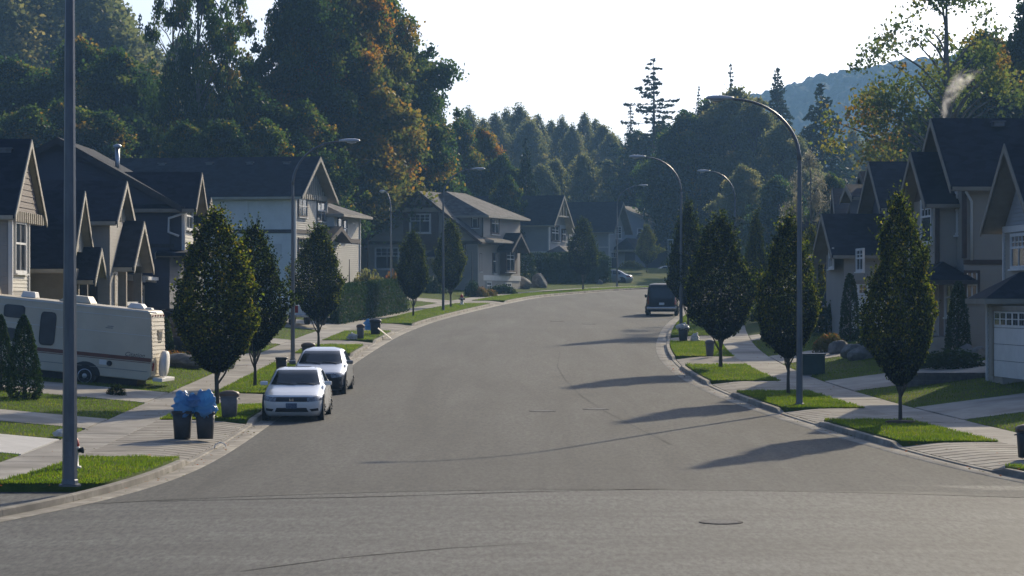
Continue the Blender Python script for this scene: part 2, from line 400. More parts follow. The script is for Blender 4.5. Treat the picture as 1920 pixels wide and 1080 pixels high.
# ------------------------------------------------------------------ terrain: street, kerbs, pavements
def smooth_curve(pts):
    ys = np.arange(0, 420.01, 1.0)
    xs = np.interp(ys, [p[1] for p in pts], [p[0] for p in pts])
    k = np.ones(11) / 11.0
    for _ in range(2):
        xp = np.pad(xs, 5, mode='edge'); xp[:5] = xs[0] + (xs[1]-xs[0]) * np.arange(-5, 0); xp[-5:] = xs[-1] + (xs[-1]-xs[-2]) * np.arange(1, 6)
        xs = np.convolve(xp, k, mode='valid')
    return ys, xs
LP = [(-34,10),(-20,34),(-13.2,46),(-9.6,54),(-8.1,58.5),(-7.5,63),(-7.2,72),(-7.1,82),(-6.85,105),(-6.75,118),(-6.45,136),(-6.0,152),(-4.9,171),(-3.1,190),(-1.5,205),(1.6,230),(4.6,242),(8.9,256),(13,265),(22,278),(36,291),(60,306),(300,420)]
RP = [(40,10),(22,40),(13.5,55),(10.9,62.4),(9.6,70.2),(8.6,78.4),(7.9,83.4),(7.2,92),(6.75,98),(6.45,109),(6.5,121),(7.0,134.4),(8.3,155),(9.4,168.7),(10.8,183),(12.6,205),(15.5,225),(20.5,245),(27.5,262),(42,280),(70,300),(320,420)]
CY, CXL = smooth_curve(LP)
_, CXR = smooth_curve(RP)
def curbx(side, Y): return float(np.interp(Y, CY, CXL if side == 'L' else CXR))
def cosang(side, Y):
    d = (curbx(side, Y + 1) - curbx(side, Y - 1)) / 2
    return 1 / math.sqrt(1 + d * d)
def off(side, o, Y):
    c = curbx(side, Y); k = o / cosang(side, Y)
    return c - k if side == 'L' else c + k
def rz(Y): return SL * Y if Y < 300 else SL * 300 + 0.012 * (Y - 300)
def bank(side, o):
    if o <= 0: return 0.0
    if side == 'L': b = 0.15 + min(1.2, max(0, 0.09 * (o - 4.0))) + min(14, max(0, o - 42) * 0.14)
    else: b = 0.15 + min(0.8, max(0, 0.13 * (o - 4.0))) + min(14, max(0, o - 42) * 0.12)
    return b
def gz(X, Y):
    oL = (curbx('L', Y) - X) * cosang('L', Y); oR = (X - curbx('R', Y)) * cosang('R', Y)
    return rz(Y) + (bank('L', oL) if oL > 0 else bank('R', oR) if oR > 0 else 0.0)

def struct(name, label, o, cat='ground'):
    tag(o, label, cat, kind='structure'); return o

def ribbon(mb, side, os_, Y0, Y1, dy, zf, smooth=True):
    n = max(1, int(math.ceil((Y1 - Y0) / dy)))
    rows = []
    for k in range(n + 1):
        Y = Y0 + (Y1 - Y0) * k / n
        rows.append([(off(side, o, Y), Y, rz(Y) + zf(o, Y, k == 0 or k == n)) for o in os_])
    mb.grid(rows, smooth)

# one wide ground sheet under everything
mb = MB()
xs = np.concatenate([np.arange(-1500, -120, 60), np.arange(-120, 120, 6), np.arange(120, 1501, 60)])
ysg = np.concatenate([np.arange(-60, 420, 8), np.arange(420, 3001, 60)])
mb.grid([[(float(x), float(y), gz(float(x), float(np.clip(y, 2, 415))) - 0.45 + (rz(y) - rz(float(np.clip(y, 2, 415))))) for x in xs] for y in ysg])
struct('ground', 'wide earth ground sheet under the street and the woods', mb.build('ground', M['forest_floor'], recalc=False))

# lawns left and right of the pavements
for side in 'LR':
    mb = MB()
    ribbon(mb, side, [4.0, 4.15, 5, 6, 7, 8, 10, 12, 14, 17.4, 21, 26, 32, 38], 30, 330 if side == 'L' else 300, 1.5, lambda o, Y, e: bank(side, o) + (0.015 if o > 4.1 else -0.03))
    o = mb.build('lawn', M['lawn'], recalc=False)
    struct('lawn', 'sloping green front lawns on the %s side of the street' % ('left' if side == 'L' else 'right'), o, 'lawn')

# street sheet and older cross-street sheet with a seam
def seam(X): return 60.2 - 0.0 + (-2.1 * ((X - 1.5) / 8.7) ** 2 if X < 1.5 else -1.6 * ((X - 1.5) / 9.0) ** 2)
mb = MB()
rows = []
ts = np.linspace(0, 1, 15)
for k in range(0, 240):
    row = []
    for t in ts:
        Yn = 58.0 + k
        xl, xr = curbx('L', Yn), curbx('R', Yn)
        X = xl + (xr - xl) * t
        Y = max(Yn, seam(X)) if k < 3 else Yn
        if k == 0: Y = seam(X)
        row.append((X, Y, rz(Y) + 0.05 * (1 - (2*t-1)**2)))
    rows.append(row)
mb.grid(rows)
struct('street', 'brownish grey asphalt street curving uphill to the right', mb.build('street', M['asphalt'], recalc=False), 'street')
mb = MB()
mb.grid([[(float(x), float(y), rz(float(y)) + (0.05 * max(0, 1 - ((float(x) - 2.05) / 10.35) ** 2) - 0.004)) for x in np.linspace(-60, 60, 61)] for y in np.linspace(-40, 61.5, 52)])
struct('cross_street', 'lighter older asphalt of the cross street in the foreground', mb.build('cross_street', M['asphalt_old'], recalc=False), 'street')

# gutters
for side in 'LR':
    mb = MB()
    ribbon(mb, side, [-0.46, -0.44, 0.0, 0.03], 30, 300, 1.0, lambda o, Y, e: (0.016 if o > -0.45 else 0.0) + (0.004 if o < -0.1 else -0.012))
    struct('gutter', 'pale concrete gutter along the %s kerb' % ('left' if side == 'L' else 'right'), mb.build('gutter', M['concrete_kerb'], recalc=False), 'gutter')

# dropped-kerb intervals (driveway aprons) and grass verges, from the photo's rows
APR = {'L': [(67.2, 80.6), (87.3, 93.6), (114, 123.5), (132.5, 138), (150.5, 162.5), (206, 214)],
       'R': [(64.8, 72.2), (80.4, 85.8), (94.6, 101.2), (113.2, 120.6), (136.5, 144)]}
VRG = {'L': [(60.2, 67.2), (80.6, 87.3), (93.6, 114), (123.5, 132.5), (138, 150.5), (162.5, 206), (214, 272)],
       'R': [(58, 64.8), (72.2, 80.4), (85.8, 94.6), (101.2, 113.2), (120.6, 136.5), (144, 190)]}
def kerb_h(side, Y):
    h = 0.145
    for a, b in APR[side]:
        if a - 0.5 < Y < b + 0.5:
            t = min(1, max(0, min((Y - a + 0.5) / 0.9, (b + 0.5 - Y) / 0.9)))
            h = 0.145 - 0.11 * (t * t * (3 - 2 * t))
    return h
for side in 'LR':
    root = empty('kerb', (0, 0, 0), 'concrete kerb along the %s edge of the street' % ('left' if side == 'L' else 'right'), 'kerb')
    root['kind'] = 'structure'
    Y = 40.0
    while Y < (285 if side == 'L' else 230):
        L = 3.0 if Y < 150 else 6.0
        mb = MB(); R = []
        for t in np.linspace(0, 1, 9):
            y = Y + 0.008 + (L - 0.016) * t
            h = kerb_h(side, y); z = rz(y)
            R.append([(off(side, o, y), y, z + zz) for o, zz in [(-0.005, -0.03), (0.012, h - 0.02), (0.035, h), (0.165, h), (0.17, -0.03)]])
        mb.rings(R, True, False)
        mb.build('kerb_stone', M['concrete_kerb'], root)
        Y += L
    # bed below pavement joints
    mb = MB(); ribbon(mb, side, [0.1, 4.1], 40, 285 if side == 'L' else 230, 1.5, lambda o, Y, e: -0.012)
    struct('pavement_bed', 'dark bed under the %s pavement joints' % ('left' if side == 'L' else 'right'), mb.build('pavement_bed', M['bed'], recalc=False), 'pavement')
    # pavement slabs
    root = empty('pavement', (0, 0, 0), 'concrete pavement slabs along the %s side of the street' % ('left' if side == 'L' else 'right'), 'pavement')
    root['kind'] = 'structure'
    Y = 42.0
    while Y < (272 if side == 'L' else 170):
        L = 1.5 if Y < 140 else 3.0
        mb = MB(); R = []
        jz = random.uniform(-0.004, 0.004)
        for t in np.linspace(0, 1, 3):
            y = Y + 0.007 + (L - 0.014) * t; z = rz(y) + jz
            R.append([(off(side, o, y), y, z + zz) for o, zz in [(2.61, -0.01), (2.615, 0.146), (2.63, 0.15), (3.97, 0.165), (3.985, 0.16), (3.99, -0.01)]])
        mb.rings(R, True, False)
        mb.build('paving_slab', M['concrete'], root)
        Y += L
    # scored concrete strips of the driveway aprons
    for i, (a, b) in enumerate(APR[side]):
        root = empty('driveway_apron', (0, 0, 0), None, None)
        tag(root, 'scored concrete driveway apron, number %s from the camera on the %s side' % (['one','two','three','four','five','six'][i], 'left' if side == 'L' else 'right'), 'apron', kind='structure')
        n = int(round((b - a) / 0.62))
        for k in range(n):
            y0, y1 = a + (b - a) * k / n, a + (b - a) * (k + 1) / n
            g = 0.045
            mb = MB(); R = []
            for y in (y0 + g, y1 - g):
                z = rz(y)
                top = [(0.19, 0.040), (0.45, 0.066), (0.8, 0.108), (1.2, 0.140), (1.7, 0.150), (2.595, 0.152)]
                R.append([(off(side, o, y), y, z + zz) for o, zz in top] + [(off(side, 2.6, y), y, z - 0.005), (off(side, 0.185, y), y, z - 0.005)])
            mb.rings(R, True, False)
            mb.build('paver_strip', M['paver'], root)

# driveways across the lawns
DRV = {'L': [(68.0, 72.8, 'concrete_new', 24), (76.8, 80.6, 'concrete', 24), (88.2, 93.6, 'concrete', 22), (114.5, 122.5, 'concrete', 9.5), (133, 138, 'concrete', 9), (151.5, 162, 'concrete', 9), (207, 213.5, 'concrete', 8)],
       'R': [(64.8, 71.5, 'concrete', 20), (80.4, 85.8, 'concrete', 20), (94.6, 100.6, 'concrete', 9.5), (113.5, 120.4, 'concrete', 9), (137, 143.5, 'concrete', 9)]}
for side in 'LR':
    for i, (a, b, mt, far) in enumerate(DRV[side]):
        root = empty('driveway', (0, 0, 0)); 
        tag(root, '%s driveway rising from the pavement, number %s from the camera on the %s' % ('bright new concrete' if mt == 'concrete_new' else 'grey concrete', ['one','two','three','four','five','six','seven'][i], 'left' if side == 'L' else 'right'), 'driveway', kind='structure')
        o0 = 4.0
        while o0 < far:
            o1 = min(far, o0 + 3.2)
            mb = MB(); R = []
            for y in (a, b):
                z = rz(y)
                R.append([(off(side, o0 + 0.008, y), y, z + bank(side, o0) - 0.1), (off(side, o0 + 0.008, y), y, z + bank(side, o0) + 0.03), (off(side, o1 - 0.008, y), y, z + bank(side, o1) + 0.03), (off(side, o1 - 0.008, y), y, z + bank(side, o1) - 0.1)])
            mb.rings(R, True, False)
            mb.build('concrete_panel', M[mt], root)
            o0 = o1

# grass verges: raised turf between kerb and pavement
for side in 'LR':
    for i, (a, b) in enumerate(VRG[side]):
        mb = MB()
        n = max(4, int((b - a) / 0.8)); rows = []
        os_ = [0.18, 0.20, 0.45, 1.0, 1.6, 2.2, 2.54, 2.57]
        for k in range(n + 1):
            y = a + 0.05 + (b - a - 0.1) * k / n
            rows.append([(off(side, o, y), y + (0.0), rz(y) + (-0.01 if j in (0, 7) else 0.175)) for j, o in enumerate(os_)])
        rows.insert(0, [(p[0], p[1] - 0.02, rz(p[1]) - 0.01) for p in rows[0]])
        rows.append([(p[0], p[1] + 0.02, rz(p[1]) - 0.01) for p in rows[-1]])
        mb.grid(rows)
        struct('grass_verge', 'green turf verge by the %s kerb, number %s from the camera' % ('left' if side == 'L' else 'right', ['one','two','three','four','five','six','seven'][i]), mb.build('grass_verge', M['lawn'], recalc=False), 'verge')

# ---- loose-face clouds (grass blades and leaves) straight from arrays
def quads_mesh(name, V, tone, per=4):
    """V: (N, per, 3)"""
    N = V.shape[0]
    m = bpy.data.meshes.new(name)
    m.vertices.add(N * per); m.loops.add(N * per); m.polygons.add(N)
    m.vertices.foreach_set('co', V.reshape(-1).astype(np.float32))
    m.loops.foreach_set('vertex_index', np.arange(N * per, dtype=np.int32))
    m.polygons.foreach_set('loop_start', np.arange(0, N * per, per, dtype=np.int32))
    at_ = m.attributes.new('tone', 'FLOAT', 'FACE')
    at_.data.foreach_set('value', np.clip(tone, 0, 1).astype(np.float32))
    m.update(calc_edges=True)
    return m

def obj_from(name, mesh, mat, parent=None):
    if mat is not None: mesh.materials.append(mat)
    o = bpy.data.objects.new(name, mesh); COL.objects.link(o)
    if parent is not None: o.parent = parent
    return o

def blades(P, hgt, wid):
    """triangular grass blades on points P (N,3)"""
    N = len(P)
    ang = rng.uniform(0, 2*np.pi, N)
    d = np.stack([np.cos(ang), np.sin(ang), np.zeros(N)], 1)
    h = hgt * rng.uniform(0.55, 1.25, N)
    lean = rng.normal(0, 0.35, (N, 2)) * h[:, None]
    V = np.zeros((N, 3, 3))
    V[:, 0] = P - d * wid; V[:, 1] = P + d * wid
    V[:, 2] = P + np.concatenate([lean, h[:, None]], 1)
    return V

def scatter(side, a, b, o0, o1, dens, zb):
    n = int((b - a) * (o1 - o0) * dens)
    Y = rng.uniform(a, b, n); o = rng.uniform(o0, o1, n)
    cl = np.interp(Y, CY, CXL if side == 'L' else CXR)
    ca = np.array([cosang(side, float(y)) for y in np.arange(a, b + 1.01, 1.0)])
    c = np.interp(Y, np.arange(a, b + 1.01, 1.0), ca)
    X = cl + (-1 if side == 'L' else 1) * o / c
    bk = np.interp(o, np.linspace(0, 40, 400), [bank(side, v) for v in np.linspace(0, 40, 400)])
    Z = SL * Y + (0.165 if zb == 'v' else 0) + (bk if zb != 'v' else 0)
    return np.stack([X, Y, Z], 1)

def in_drive(side, Y):
    m = np.zeros(len(Y), bool)
    for a, b, _, _ in DRV[side]: m |= (Y > a - 0.05) & (Y < b + 0.05)
    return m

for side in 'LR':
    parts = []
    for (a, b) in VRG[side]:
        d = 420 if a < 90 else 240 if a < 130 else 110
        parts.append(scatter(side, a + 0.02, b - 0.02, 0.2, 2.57, d, 'v'))
        for (e0, e1, w0, w1) in ((a, a + 0.15, 0.2, 2.57), (b - 0.15, b, 0.2, 2.57)):
            parts.append(scatter(side, e0, e1, w0, w1, d * 2, 'v'))
    for (a, b, d, w) in ([(66, 96, 170, 9), (96, 130, 120, 7), (130, 215, 50, 6), (215, 270, 25, 8)] if side == 'L' else [(70, 105, 170, 10), (105, 140, 90, 8)]):
        P = scatter(side, a, b, 4.02, 4 + w, d, 'b'); parts.append(P[~in_drive(side, P[:, 1])])
    P = np.concatenate(parts)
    pat = 0.42 + 0.2 * np.sin(P[:, 0] * 2.1 + 1.3 * np.sin(P[:, 1])) * np.sin(P[:, 1] * 1.7) + 0.35 * np.clip(np.sin(P[:, 0] * 0.9 + 2 * np.sin(P[:, 1] * 0.35)) * np.sin(P[:, 1] * 0.6 + 1.0) - 0.45, 0, 1)
    m = quads_mesh('grass_blades', blades(P, 0.065 * (1 + 0.3 * np.sin(P[:, 0] * 5.3) * np.sin(P[:, 1] * 4.1)), 0.012), pat + rng.normal(0, 0.22, len(P)), 3)
    tag(obj_from('grass', m, M['grass']), 'short mown grass on the %s verges and lawns' % ('left' if side == 'L' else 'right'), 'grass', kind='stuff')

# ------------------------------------------------------------------ vegetation generators
def leaf_quads(C, size, upb=0.0, asp=0.32, N0=None):
    """diamond leaves at C (N,3)"""
    N = len(C)
    t = rng.normal(0, 1, (N, 3)); t /= np.linalg.norm(t, axis=1)[:, None]
    t[:, 2] += upb; t /= np.linalg.norm(t, axis=1)[:, None]
    r = rng.normal(0, 1, (N, 3)); b = np.cross(t, r); b /= np.linalg.norm(b, axis=1)[:, None]
    s = np.asarray(size).reshape(-1, 1) * np.ones((N, 1))
    V = np.zeros((N, 4, 3))
    V[:, 0] = C - t * s * 0.5; V[:, 1] = C + b * s * asp; V[:, 2] = C + t * s * 0.5; V[:, 3] = C - b * s * asp
    return V

def tree_object(name, crown_mesh, trunk_mesh, crown_mat, bark, loc, scale, rz_, label, cat, group=None, crown_name='crown'):
    root = empty(name, loc, label, cat, group, rz_)
    root.scale = scale if hasattr(scale, '__len__') else (scale,) * 3
    for nm, me, mt in ((crown_name, crown_mesh, crown_mat), ('trunk', trunk_mesh, bark)):
        if me is None: continue
        o = bpy.data.objects.new(nm, me); COL.objects.link(o); o.parent = root
        if not me.materials: me.materials.append(mt)
        o.material_slots[0].link = 'OBJECT'; o.material_slots[0].material = mt
    return root

# --- street hornbeam: unit height 1 m = scaled later; built at 5.8 m
def hornbeam_meshes(seed, H=5.8, R=1.15, zb=1.15, N=15000, pw=0.62, amp=0.23):
    r_ = np.random.default_rng(seed)
    nb = 70
    bt, ba, bs = r_.uniform(0, 1, nb), r_.uniform(0, 2*np.pi, nb), r_.normal(0.02, amp, nb)
    def rad(t, a):
        pk = 0.25 + 0.35 * (pw - 0.54)
        up = np.clip(t / pk, 0, 1) ** 0.48
        dn = np.clip(1 - np.clip((t - pk) / (1 - pk), 0, 1) ** 1.65, 0, 1) ** 0.80
        base = np.where(t < pk, up, dn)
        d = np.zeros_like(t)
        for k in range(nb):
            da = np.angle(np.exp(1j * (a - ba[k])))
            d += bs[k] * np.exp(-((t - bt[k]) / 0.07) ** 2 - (da / 0.45) ** 2)
        return R * base * (1 + d)
    t = r_.beta(1.1, 1.75, N); a = r_.uniform(0, 2*np.pi, N)
    k = np.where(r_.uniform(0, 1, N) < 0.72, 1 - np.abs(r_.normal(0, 0.13, N)), np.sqrt(r_.uniform(0.05, 1, N)))
    rr = rad(t, a) * k
    sag = 0.28 * (1 - t) * (rr / R) ** 2
    C = np.stack([rr * np.cos(a), rr * np.sin(a), zb + (H - zb) * t + sag * 0 + 0.20 * np.clip(rr / R, 0, 1) * (t < 0.12)], 1)
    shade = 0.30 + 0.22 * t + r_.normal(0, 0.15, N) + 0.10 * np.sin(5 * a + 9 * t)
    # sprigs breaking the outline, coloured lighter like the sunlit rim
    ns, per = 560, 10
    st, sa = r_.beta(1.4, 1.1, ns), r_.uniform(0, 2*np.pi, ns)
    sr = rad(st, sa)
    o0 = np.stack([sr * np.cos(sa), sr * np.sin(sa), zb + (H - zb) * st], 1) * [0.96, 0.96, 1]
    dr = np.stack([np.cos(sa) * r_.uniform(0.1, 0.7, ns), np.sin(sa) * r_.uniform(0.1, 0.7, ns), r_.uniform(0.5, 1.3, ns)], 1)
    dr /= np.linalg.norm(dr, axis=1)[:, None]
    ln = r_.uniform(0.10, 0.45, ns) + 0.35 * (r_.uniform(0, 1, ns) > 0.93)
    S = (o0[:, None, :] + dr[:, None, :] * (ln[:, None] * np.linspace(0, 1, per)[None, :])[:, :, None] + r_.normal(0, 0.025, (ns, per, 3))).reshape(-1, 3)
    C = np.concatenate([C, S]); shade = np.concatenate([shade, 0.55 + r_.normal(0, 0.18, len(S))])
    shade[:N] += 0.34 * np.clip((k - 0.90) / 0.10, 0, 1) * np.clip((t - 0.06) / 0.15, 0, 1)  # outer leaves lightened: the backlit rim is put into the leaf colour
    size = r_.uniform(0.065, 0.115, len(C))
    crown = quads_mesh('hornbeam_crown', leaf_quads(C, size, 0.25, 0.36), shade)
    mb = MB()
    mb.tube([(0,0,-0.05),(0.01,0,0.5),(-0.01,0.01,0.95),(0.02,0,2.4),(0,0,4.4)], [0.075,0.06,0.055,0.04,0.012], 8)
    for j in range(8):
        an = 2*math.pi*j/8 + r_.uniform(-0.3, 0.3); h0 = r_.uniform(0.55, 1.05); w = r_.uniform(0.3, 0.62)
        mb.tube([(0,0,h0),(math.cos(an)*w*0.35, math.sin(an)*w*0.35, h0+0.32),(math.cos(an)*w*0.75, math.sin(an)*w*0.75, h0+0.85),(math.cos(an)*w, math.sin(an)*w, h0+1.9)], [0.032,0.027,0.020,0.006], 6)
    r95 = float(np.percentile(np.hypot(C[:, 0], C[:, 1]), 97))
    return crown, mb.mesh('hornbeam_trunk'), r95
HB = []
for _k in range(13):
    _r = np.random.default_rng(900 + _k)
    HB.append(hornbeam_meshes(11 + _k, R=1.18 * _r.uniform(0.94, 1.05), zb=_r.uniform(0.95, 1.3), N=19000, pw=_r.uniform(0.54, 0.70), amp=_r.uniform(0.12, 0.24)))

# --- big broadleaf: limbs carrying flattened leaf clumps
def broadleaf_meshes(seed, H=24.0, R=6.5, zb=5.0, nclump=170, per=175, leaf=0.37, open_=0.0, hang=0.0):
    r_ = np.random.default_rng(seed)
    Cs, sh = [], []
    mb = MB()
    mb.tube([(0,0,-1.0),(0.1,0,H*0.2),(-0.15,0.1,H*0.45),(0.1,0,H*0.75),(0,0,H*0.95)], [0.55,0.42,0.33,0.18,0.04], 9)
    for k in range(nclump):
        t = r_.beta(1.2, 1.25)
        prof = (math.sin(math.pi * min(1, max(0, 0.06 + 0.94 * t)) ** 0.75)) ** 0.65
        a = r_.uniform(0, 2*math.pi)
        q = math.sqrt(r_.uniform(0.12 if not open_ else 0.35, 1.0)) * r_.uniform(0.8, 1.12) * (1.0 + 0.16 * math.sin(3 * a + seed) + 0.12 * math.sin(7 * a + 2 * seed + 9 * t))
        rr = R * prof * q
        c = np.array([rr*math.cos(a), rr*math.sin(a), zb + (H - zb) * t])
        if k % 2 == 0:
            z0 = c[2] - 0.35 * rr - r_.uniform(0.6, 2.5); z0 = max(H*0.12, z0)
            mb.tube([(0,0,z0), (c[0]*0.4, c[1]*0.4, z0 + (c[2]-z0)*0.55), tuple(c)], [0.03*R*0.7 * (1 - 0.6*t), 0.07, 0.02], 5, cap=False)
        cr = r_.choice([0.6, 0.9, 1.2, 1.5, 1.95], p=[0.22, 0.26, 0.26, 0.18, 0.08]) * r_.uniform(0.85, 1.15) * (R / 6.5) ** 0.5; fz = r_.uniform(0.4, 0.95)
        n = int(per * cr * cr * r_.uniform(0.7, 1.2))
        d = r_.normal(0, 1, (n, 3)); d /= np.linalg.norm(d, axis=1)[:, None]
        d *= (np.abs(r_.normal(0.72, 0.28, n)))[:, None]
        p = c + d * [cr, cr * r_.uniform(0.7, 1.0), cr * (fz + hang)]; p[:, 2] -= 0.25 * np.hypot(d[:, 0], d[:, 1]) * cr
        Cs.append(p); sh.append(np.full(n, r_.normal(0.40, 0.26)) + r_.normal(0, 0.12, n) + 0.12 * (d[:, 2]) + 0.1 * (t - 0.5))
    C = np.concatenate(Cs); s = np.concatenate(sh)
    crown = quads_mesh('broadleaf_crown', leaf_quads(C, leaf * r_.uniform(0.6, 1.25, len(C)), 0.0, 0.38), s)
    return crown, mb.mesh('broadleaf_trunk')
BL = [broadleaf_meshes(21, nclump=290), broadleaf_meshes(22, H=26, R=7.5, nclump=340), broadleaf_meshes(23, H=20, R=6.5, zb=3, nclump=290),
      broadleaf_meshes(24, H=22, R=5, zb=3.5, nclump=170, leaf=0.35)]
BL_OPEN = [broadleaf_meshes(31, H=26, R=6.0, zb=7, nclump=125, per=95, leaf=0.38, open_=1.0), broadleaf_meshes(32, H=19, R=6.5, zb=6, nclump=120, per=75, leaf=0.27, open_=1.0)]
BL_FAR = [broadleaf_meshes(41, H=20, R=4.2, zb=2, nclump=230, per=95, leaf=0.43, hang=0.5), broadleaf_meshes(42, H=22, R=3.5, zb=2, nclump=230, per=95, leaf=0.43, hang=0.6), broadleaf_meshes(43, H=17, R=5, zb=1.5, nclump=240, per=95, leaf=0.43, hang=0.2)]

# --- conifer with whorled drooping boughs
def conifer_meshes(seed, H=24.0, R=4.2, zb=1.5, step=0.55, nb=7, dens=1.0, droop=0.25, ragged=0.25, leaf=0.5):
    r_ = np.random.default_rng(seed)
    P, sh = [], []
    mb = MB(); mb.tube([(0,0,-1),(0,0,H*0.5),(0,0,H)], [0.38,0.22,0.03], 8)
    z = zb
    while z < H - 0.2:
        t = (z - zb) / (H - zb)
        L0 = R * (1 - t) ** 0.85 + 0.15
        for j in range(nb if t < 0.85 else 5):
            if r_.uniform() > dens: continue
            L = L0 * r_.uniform(1 - ragged * 1.6, 1 + ragged)
            a = r_.uniform(0, 2*math.pi)
            m = max(4, int(L * 10))
            u = np.sqrt(r_.uniform(0.02, 1, m))
            wv = r_.normal(0, 0.16, m) * L * (1.05 - u)
            x = u * L
            p = np.stack([x*math.cos(a) - wv*math.sin(a), x*math.sin(a) + wv*math.cos(a), z - droop * x + 0.10 * x * u + r_.normal(0, 0.10, m)], 1)
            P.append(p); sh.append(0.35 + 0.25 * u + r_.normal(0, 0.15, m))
            if ragged > 0.3: mb.tube([(0,0,z), (L*0.8*math.cos(a), L*0.8*math.sin(a), z - droop*L*0.7)], [0.05, 0.015], 4, cap=False)
        z += step * r_.uniform(0.8, 1.2)
    P = np.concatenate(P); s = np.concatenate(sh)
    crown = quads_mesh('conifer_crown', leaf_quads(P, leaf * r_.uniform(0.6, 1.2, len(P)), -0.3, 0.30), s)
    return crown, mb.mesh('conifer_trunk')
CON = [conifer_meshes(51, nb=9, step=0.42), conifer_meshes(52, H=22, R=5.0, nb=10, step=0.40, droop=0.35), conifer_meshes(53, H=27, R=6.4, nb=6, step=0.62, dens=0.72, ragged=0.55, droop=0.10, leaf=0.6, zb=4), conifer_meshes(54, H=24, R=3.2, nb=6, step=0.6, dens=0.85, ragged=0.35)]

# --- clipped / columnar cedars and shrubs
def blob_mesh(name, n, fn, leaf, upb=0.6, asp=0.22, seed=1, shade0=0.35):
    r_ = np.random.default_rng(seed)
    C = fn(r_, n)
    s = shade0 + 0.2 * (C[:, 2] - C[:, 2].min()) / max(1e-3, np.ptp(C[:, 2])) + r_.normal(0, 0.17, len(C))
    return quads_mesh(name, leaf_quads(C, leaf * r_.uniform(0.6, 1.3, len(C)), upb, asp), s)
def column_fn(H, R, top=0.55):
    def fn(r_, n):
        t = r_.beta(1.0, 1.15, n); a = r_.uniform(0, 2*np.pi, n)
        r = R * np.minimum(1, (1 - t) ** top * 1.12) * np.minimum(1, 0.75 + t * 2.2) * (1 + 0.08*np.sin(7*a + 5*t))
        k = 1 - np.abs(r_.normal(0, 0.14, n))
        return np.stack([r*k*np.cos(a), r*k*np.sin(a), H * t], 1)
    return fn
def dome_fn(rx, ry, h):
    def fn(r_, n):
        d = r_.normal(0, 1, (n, 3)); d /= np.linalg.norm(d, axis=1)[:, None]; d[:, 2] = np.abs(d[:, 2])
        d *= (1 - np.abs(r_.normal(0, 0.2, n)))[:, None] * (1 + 0.12*np.sin(6*np.arctan2(d[:,1], d[:,0])) )[:, None]
        return d * [rx, ry, h]
    return fn
CED = [blob_mesh('cedar_foliage', 5200, column_fn(2.4, 0.52), 0.10, seed=61), blob_mesh('cedar_foliage', 2600, column_fn(2.4, 0.40, 0.4), 0.12, seed=62)]
SHR = [blob_mesh('shrub_foliage', 2400, dome_fn(0.8, 0.7, 0.8), 0.10, 0.1, 0.36, seed=63), blob_mesh('shrub_foliage', 1800, dome_fn(0.6, 0.6, 0.55), 0.085, 0.3, 0.3, seed=64)]
def stem_mesh(h, r):
    mb = MB(); mb.tube([(0,0,-0.1),(0,0,h)], [r, r*0.4], 6); return mb.mesh('stem')
STEM = stem_mesh(1.6, 0.06)
STEM_S = stem_mesh(0.4, 0.04)

def plant(name, mesh, mat, X, Y, scale, label, cat, z=None, stem=None, group=None):
    root = empty(name, (X, Y, gz(X, Y) if z is None else z), label, cat, group, random.uniform(0, 6.28))
    root.scale = scale if hasattr(scale, '__len__') else (scale,) * 3
    for nm, me, mt in (('foliage', mesh, mat), ('stem', stem or STEM_S, M['bark'])):
        o = bpy.data.objects.new(nm, me); COL.objects.link(o); o.parent = root
        if not me.materials: me.materials.append(mt)
        o.material_slots[0].link = 'OBJECT'; o.material_slots[0].material = mt
    return root

